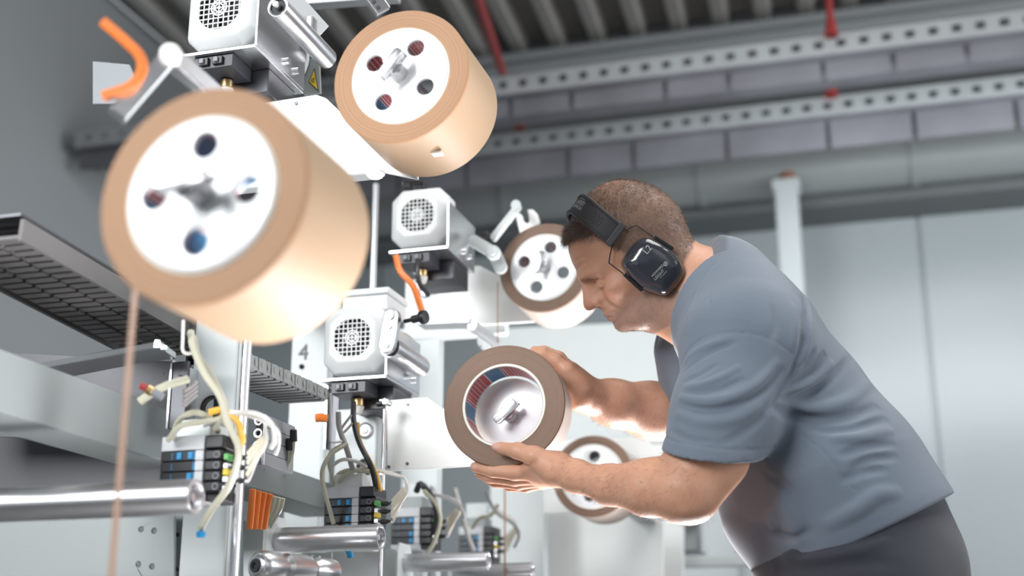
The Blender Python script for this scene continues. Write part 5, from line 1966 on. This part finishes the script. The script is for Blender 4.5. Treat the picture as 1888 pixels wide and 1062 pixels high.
kn = thing('clamp_joint', 'chunky polished clamp joint with socket screw at the bottom left', 'clamp', P(472, 1043, 2.02))
kp = P(472, 1043, 2.02)
MB().lathe([(0, .002), (.010, .002), (.0105, -.001), (.0145, -.001), (.021, .004), (.024, .014), (.024, .040), (.018, .046), (.018, .056), (.0235, .062), (.0245, .085), (.0235, .108), (.018, .114), (.018, .122), (.022, .128), (.022, .165), (0, .166)], kp, (.35, 1, 0), 36).build('clamp_body', M['alu'], kn)
MB().lathe([(.0, -.001), (.0045, -.001), (.005, -.004), (.0095, -.004), (.0098, .003)], kp, (.35, 1, 0), 24).build('socket_screw', M['darkmetal'], kn)

# energy chain
ec = thing('energy_chain', 'grey plastic cable chain running back from the steel rod', 'cable chain', PX(470, 690, -1.02))
a, b = PX(440, 655, -1.0), PX(604, 727, -1.0)
ty = unit(np.array([0, b[1] - a[1], b[2] - a[2]]))
tz = np.cross((1.0, 0, 0), ty)
if tz[2] < 0:
    tz = -tz
nl = 15
Lk = np.linalg.norm((b - a)[1:]) / nl
hh = .0115
for i in range(nl):
    c_ = a + ty * Lk * (i + .5)
    c_[0] = -1.0
    m = MB()
    pts = []
    for k in range(7):
        u = math.pi * (k / 6 - .5)
        pts.append(c_ + ty * (Lk * .35 + math.cos(u) * .008) + tz * math.sin(u) * hh / 1.0)
    pts += [c_ - ty * Lk * .52 + tz * hh * .9, c_ - ty * Lk * .52 - tz * hh * .9]
    m.prism([q + np.array([.0015 if i % 2 else 0, 0, 0]) for q in pts], (-.005, 0, 0))
    lk = m.build('chain_link', M['chain'] if 'chain' in M else M.setdefault('chain', mat('grey_chain_plastic', (.33, .34, .34), .5, var=.05)), ec, smooth=False, bevel=.0008)
    MB().cbox(c_ - tz * hh + np.array([-.045, 0, 0]), (.082, Lk * .62, .004), ((1, 0, 0), ty, tz)).build('cross_bar', M['chain'], lk, smooth=False)
    MB().lathe([(.0, .0008), (.0045, .0008), (.005, 0)], c_ + np.array([.0016, 0, 0]), (1, 0, 0), 16).build('pivot_mark', M['chain'], lk)
MB().bar(a + np.array([-.092, 0, 0]), b + np.array([-.092, 0, 0]), .004, hh * 2).bar(a + np.array([-.046, 0, .004]), b + np.array([-.046, 0, .004]), .086, .004).build('far_side_and_shade', M['dark'], ec, smooth=False)  # upper dark sheet added so the gaps between links look shaded

# dark cable chain and bracket at the far left
M['shadesheet'] = mat('interior_shade_sheet', (.10, .10, .11), .45, .2, var=.2)  # tone painted dark for the shaded inside of the machine
M['slat'] = mat('dark_chain_plastic', (.13, .125, .125), .5, var=.08)
dc = thing('dark_cable_chain', 'dark slatted cable chain at the left edge under the nearest roll', 'cable chain', PX(300, 640, -1.1))
a, b = PX(-20, 440, -1.14), PX(352, 648, -1.14)
ty = unit(np.array([0, b[1] - a[1], b[2] - a[2]]))
Ln = np.linalg.norm((b - a)[1:])
for i in range(24):
    c_ = a + ty * Ln * (i + .5) / 24
    for j in range(3):
        MB().cbox(c_ + np.array([.022 - .05 * j, (.012 if j % 2 else 0), 0]), (.043, Ln / 24 * .72, .006), ((1, 0, 0), ty, np.cross((1.0, 0, 0), ty))).build('slat', M['slat'], dc, smooth=False, bevel=.0008)
MB().bar(a + np.array([.048, 0, .008]), b + np.array([.048, 0, .008]), .006, .03).bar(a + np.array([-.13, 0, .02]), b + np.array([-.13, 0, .02]), .006, .03).build('side_rail', M['slat'], dc, smooth=False)
MB().bar(a + np.array([-.04, 0, .03]), b + np.array([-.04, 0, .03]), .17, .004).build('back_sheet', M['darkmetal'], dc, smooth=False)

sb = thing('sensor_bracket', 'bright steel angle bracket at the left edge with a dark post', 'bracket', PY(320, 760, 1.78))
MB().prism([PZ(x, y, PY(280, 650, 1.72)[2]) for x, y in ((20, 690), (283, 642), (297, 642), (324, 662), (270, 668), (20, 716))], (0, 0, .010)).build('top_plate', M['alu'], sb, smooth=False, bevel=.001)
c0, c1 = PY(318, 663, 1.78), PY(313, 766, 1.78)
MB().box((c0[0] - .003, 1.78, c1[2] - .02), (c0[0], 1.86, c0[2])).build('bright_edge', M['alu'], sb, smooth=False)
MB().box((c0[0] + .0005, 1.783, c1[2] - .02), (c0[0] + .026, 1.79, c0[2] - .003)).build('dark_post', M['darkmetal'], sb, smooth=False, bevel=.0008)
for x, y in ((300, 689), (331, 692), (298, 707)):
    q = PY(x, y, 1.779)
    MB().cyl(q, q + (0, -.002, 0), .0022, seg=8).build('screw', M['black'], sb)
for x, y in ((290, 635), (302, 645)):
    q = PY(x, y, 1.70)
    MB().cyl(q, q + (0, 0, .006), .0048, seg=6).build('hex_bolt', M['alu'], sb)
xz_plate('rear_sheet', [(-150, 640), (352, 668), (352, 780), (-150, 775)], 1.93, .004, M['shadesheet'], 'dark grey sheet behind the bright angle bracket at the left', 'panel')
pc = thing('pneumatic_fitting', 'small fitting with red cap behind the grey beam at the left', 'fitting', P(272, 722, 1.80))
MB().cyl(P(259, 710, 1.80), P(271, 717, 1.80), .0050, seg=14, bev=.001).build('red_cap', M['red'], pc)
MB().cyl(P(271, 717, 1.80), P(282, 723, 1.80), .0068, seg=14, bev=.001).build('nipple', M['brass'], pc)
MB().cyl(P(282, 723, 1.80), P(300, 733, 1.80), .0055, seg=14).build('collar', M['grey'], pc)
hose('pneumatic_hose', 'olive hose behind the small red-capped fitting', [(258, 740, 1.84), (280, 725, 1.84), (310, 710, 1.85), (345, 700, 1.88)], .0060, M['greyhose'], GH)
for k in range(4):
    hose('grey_cable', ['first', 'second', 'third', 'fourth'][k] + ' of four dark cables squeezed between post and white column', [(338, 722 + k * 9, 1.87), (350, 714 + k * 8, 1.88), (362, 704 + k * 8, 1.90)], .0030, M['greycable'], GH, 'cable')
hk = hose('wire_hook', 'pale bent wire hook at the edge of the white column', [(338, 590, 1.84), (337, 625, 1.84), (337, 646, 1.84), (345, 652, 1.84), (356, 650, 1.85)], .0022, M['whitehose'], None, 'hook')
hose('wire_hook', 'pale bent wire hook left of the middle motor cables', [(609, 725, 2.46), (609, 770, 2.46), (609, 808, 2.46), (614, 815, 2.46), (630, 814, 2.47)], .0024, M['whitehose'], None, 'hook')
db = thing('hanging_bracket', 'dark angle bracket hanging below the middle motor', 'bracket', PY(612, 725, 2.52))
MB().box((PY(611, 720, 2.52)[0] - .003, 2.50, PY(611, 830, 2.52)[2]), (PY(611, 720, 2.52)[0], 2.56, PY(611, 712, 2.52)[2])).build('bright_edge', M['alu'], db, smooth=False)
MB().box((PY(612, 720, 2.52)[0] + .0005, 2.515, PY(611, 830, 2.52)[2]), (PY(627, 720, 2.52)[0], 2.522, PY(611, 716, 2.52)[2])).build('dark_leg', M['darkmetal'], db, smooth=False)
MB().box((PY(588, 714, 2.52)[0], 2.50, PY(611, 716, 2.52)[2]), (PY(611, 714, 2.52)[0] - .0035, 2.56, PY(611, 712, 2.52)[2])).build('top_flange', M['alu'], db, smooth=False)
hose('orange_cable', 'short orange connector left of the hanging bracket', [(582, 771, 2.66), (592, 770, 2.66), (604, 772, 2.66)], .0085, M['orange'], GH, 'cable')
tag(MB().cyl(PY(596, 786, 2.66), PY(596, 786, 2.66) * (1, 1, 0), .0045, seg=14).build('white_rod', M['white'], origin=PY(596, 786, 2.66) * (1, 1, 0)), 'thin white rod below the short orange connector', 'rod')

# lower panels of the machine
xz_plate('machine_cover', [(-150, 915), (300, 948), (322, 948), (322, 1170), (-150, 1170)], 1.88, .006, M['lightgrey'], 'grey perforated panel at the lower left edge', 'panel', holes=[(260, 976, .0042), (284, 979, .0042), (255, 1041, .0042), (280, 1045, .0042)], group='lower machine panels')
xz_plate('machine_cover', [(324, 948), (420, 948), (440, 960), (440, 1170), (324, 1170)], 1.90, .006, M['lightgrey'], 'grey panel below the blurred valve terminal', 'panel', bolts=[(328, 986), (326, 1050)], group='lower machine panels')
xz_plate('machine_cover', [(556, 1018), (612, 1018), (612, 1170), (556, 1170)], 2.42, .006, M['white'], 'white panel with small holes below the middle steel tube', 'panel', holes=[(574, 1026, .003), (588, 1027, .003)], group='lower machine panels')
xz_plate('machine_cover', [(614, 1016), (700, 1016), (700, 1170), (614, 1170)], 2.44, .006, M['white'], 'white panel right of the small holes below the middle steel tube', 'panel', group='lower machine panels')
xz_plate('machine_cover', [(448, 960), (490, 962), (500, 985), (500, 1100), (448, 1100)], 2.30, .006, M['white'], 'white corner panel left of the middle steel tube', 'panel', group='lower machine panels')
xz_plate('machine_cover', [(712, 1012), (730, 1012), (742, 1030), (742, 1150), (712, 1150)], 2.75, .006, M['white'], 'small white panel left of the bottom centre tube', 'panel', group='lower machine panels')
tag(MB().tube([P(640, 1012, 2.40), P(645, 1020, 2.40), P(646, 1028, 2.40)], .0055, 10).build('hose_fitting', M['blue'], origin=P(645, 1020, 2.40)), 'blue hose fitting under the middle steel tube', 'fitting')
tag(MB().cyl(P(371, 980, 1.87), P(370, 990, 1.87), .0065, seg=14, bev=.001).build('hose_fitting', M['blue'], origin=P(371, 985, 1.87)), 'blue hose fitting at the lower end of the cream hose', 'fitting')

# narrow tapes running down from the rolls
def tape_strip(label, p0, p1, d, w):
    a, b = P(*p0, d), P(*p1, d)
    b = np.array([a[0], a[1], b[2]])
    o = MB().box((a[0] - w / 2, a[1] - .0006, b[2]), (a[0] + w / 2, a[1], a[2])).build('tape_strip', M['copper'], smooth=False, origin=b)
    return tag(o, label, 'tape', 'narrow brown tapes running down')


tape_strip('blurred narrow brown tape hanging at the left edge', (251, 520), (246, 1150), 1.36, .0068)
tape_strip('thin copper-brown tape below the near hand', (931, 880), (933, 1150), 3.3, .0046)
tape_strip('thin brown tape left of the roll behind the face', (918, 520), (918, 640), 3.05, .0024)

# far cabinets and rack behind the arms
xz_plate('white_cabinet', [(905, 606), (1260, 590), (1260, 816), (905, 831)], 4.5, .02, M['white'], 'white cabinet front behind the hand-held roll', 'cabinet', group='far white cabinets')
xz_plate('white_cabinet', [(960, 950), (1222, 938), (1222, 1200), (960, 1200)], 4.1, .02, M['white_plate'], 'white cabinet front below the near forearm', 'cabinet', group='far white cabinets')  # brighter paint lifts the dim lower cabinets in place of light
xz_plate('white_cabinet', [(905, 832), (1260, 817), (1260, 1200), (905, 1200)], 4.5, .02, M['white_plate'], 'pale cabinet panel behind the blurred roll at the forearm', 'cabinet', group='far white cabinets')
rk = thing('instrument_rack', 'blurred white rack with glass instrument box behind the belly', 'rack', PY(1300, 1100, 4.6))
zb = PY(1300, 1035, 4.6)[2]
MB().box((PY(1215, 1035, 4.6)[0], 4.6, zb - .018), (PY(1480, 1035, 4.6)[0], 4.64, zb + .018)).build('rail', M['white'], rk, smooth=False, bevel=.004)
b0, b1 = PY(1228, 1018, 4.6), PY(1290, 960, 4.6)
MB().box((b0[0], 4.63, b0[2]), (b1[0], 4.75, b1[2] + .03)).build('instrument_body', M['lightgrey2'], rk, smooth=False, bevel=.004)
fr = MB()
for x0, x1, z0, z1 in ((b0[0], b1[0], b0[2], b0[2] + .010), (b0[0], b0[0] + .012, b0[2] + .0105, b1[2]), (b1[0] - .012, b1[0], b0[2] + .0105, b1[2]), ((b0[0] + b1[0]) / 2 - .004, (b0[0] + b1[0]) / 2 + .004, b0[2] + .0105, b1[2])):
    fr.box((x0, 4.615, z0), (x1, 4.6295, z1))
fr.build('instrument_frame', M['midgrey'], rk, smooth=False)
for dx in (.25, .75):
    cx = b0[0] + (b1[0] - b0[0]) * dx
    MB().sphere((cx, 4.612, b1[2] + .01), .022, 16, 10).build('gauge', M['creamtag'], rk)
MB().box((PY(1216, 1000, 4.65)[0], 4.66, .0), (PY(1224, 1000, 4.65)[0], 4.70, PY(1222, 930, 4.65)[2])).box((PY(1470, 1000, 4.65)[0], 4.66, 0), (PY(1478, 1000, 4.65)[0], 4.70, PY(1480, 930, 4.65)[2])).build('upright', M['white'], rk, smooth=False)
# small lamp under the plate between the tan rolls
wl = thing('work_lamp', 'small glowing lamp under the white plate beside the high tan roll', 'lamp', PY(692, 321, 1.90))
MB().cyl(PY(692, 318, 1.90), PY(692, 322, 1.90), .016, seg=20).build('lamp_body', M['lamp'], wl)
ge = bpy.data.materials.new('lamp_glow')
ge.use_nodes = True
ge.node_tree.nodes['Principled BSDF'].inputs['Emission Color'].default_value = (1.0, .85, 1.0, 1)
ge.node_tree.nodes['Principled BSDF'].inputs['Emission Strength'].default_value = 6
MB().sphere(PY(692, 323, 1.90), .013, 16, 8, (1, 1, .5)).build('lamp_lens', ge, wl)
# bracket arm at the upper left in front of the motor
ua = thing('swing_lever', 'blurred white swing arm at the upper left edge', 'arm', P(300, 120, 1.55))
MB().bar(P(315, 100, 1.55), P(215, 215, 1.50), .016, .022).build('arm_bar', M['alu'], ua, smooth=False, bevel=.002)
MB().bar(P(318, 108, 1.57), P(440, 214, 1.80), .018, .024).build('arm_plate', M['alu'], ua, smooth=False, bevel=.002)
MB().sphere(P(314, 100, 1.54), .013, 16, 10).build('joint_cap', M['white_plate'], ua)
xz_plate('edge_plate', [(170, 112), (238, 118), (252, 150), (238, 192), (170, 192)], 1.95, .006, M['midgrey'], 'grey plate behind the orange cable loop', 'plate')

xz_plate('rear_sheet', [(-150, 800), (352, 815), (440, 830), (440, 960), (-150, 960)], 2.12, .004, M['shadesheet'], 'added dark sheet standing in for shade below the left channel beam', 'panel')  # dark sheet added where only the shaded interior shows

se = thing('proximity_sensor', 'small black sensor under the high tan roll', 'sensor', P(764, 342, 2.16))
MB().cbox(P(764, 341, 2.16), (.034, .016, .0075), (RGT, (0, 1, 0), (0, 0, 1))).build('sensor_body', M['black'], se, smooth=False, bevel=.001)
MB().cbox(P(752, 343, 2.155), (.012, .012, .009), (RGT, (0, 1, 0), (0, 0, 1))).build('sensor_plug', M['blackrubber'], se, smooth=False, bevel=.001)
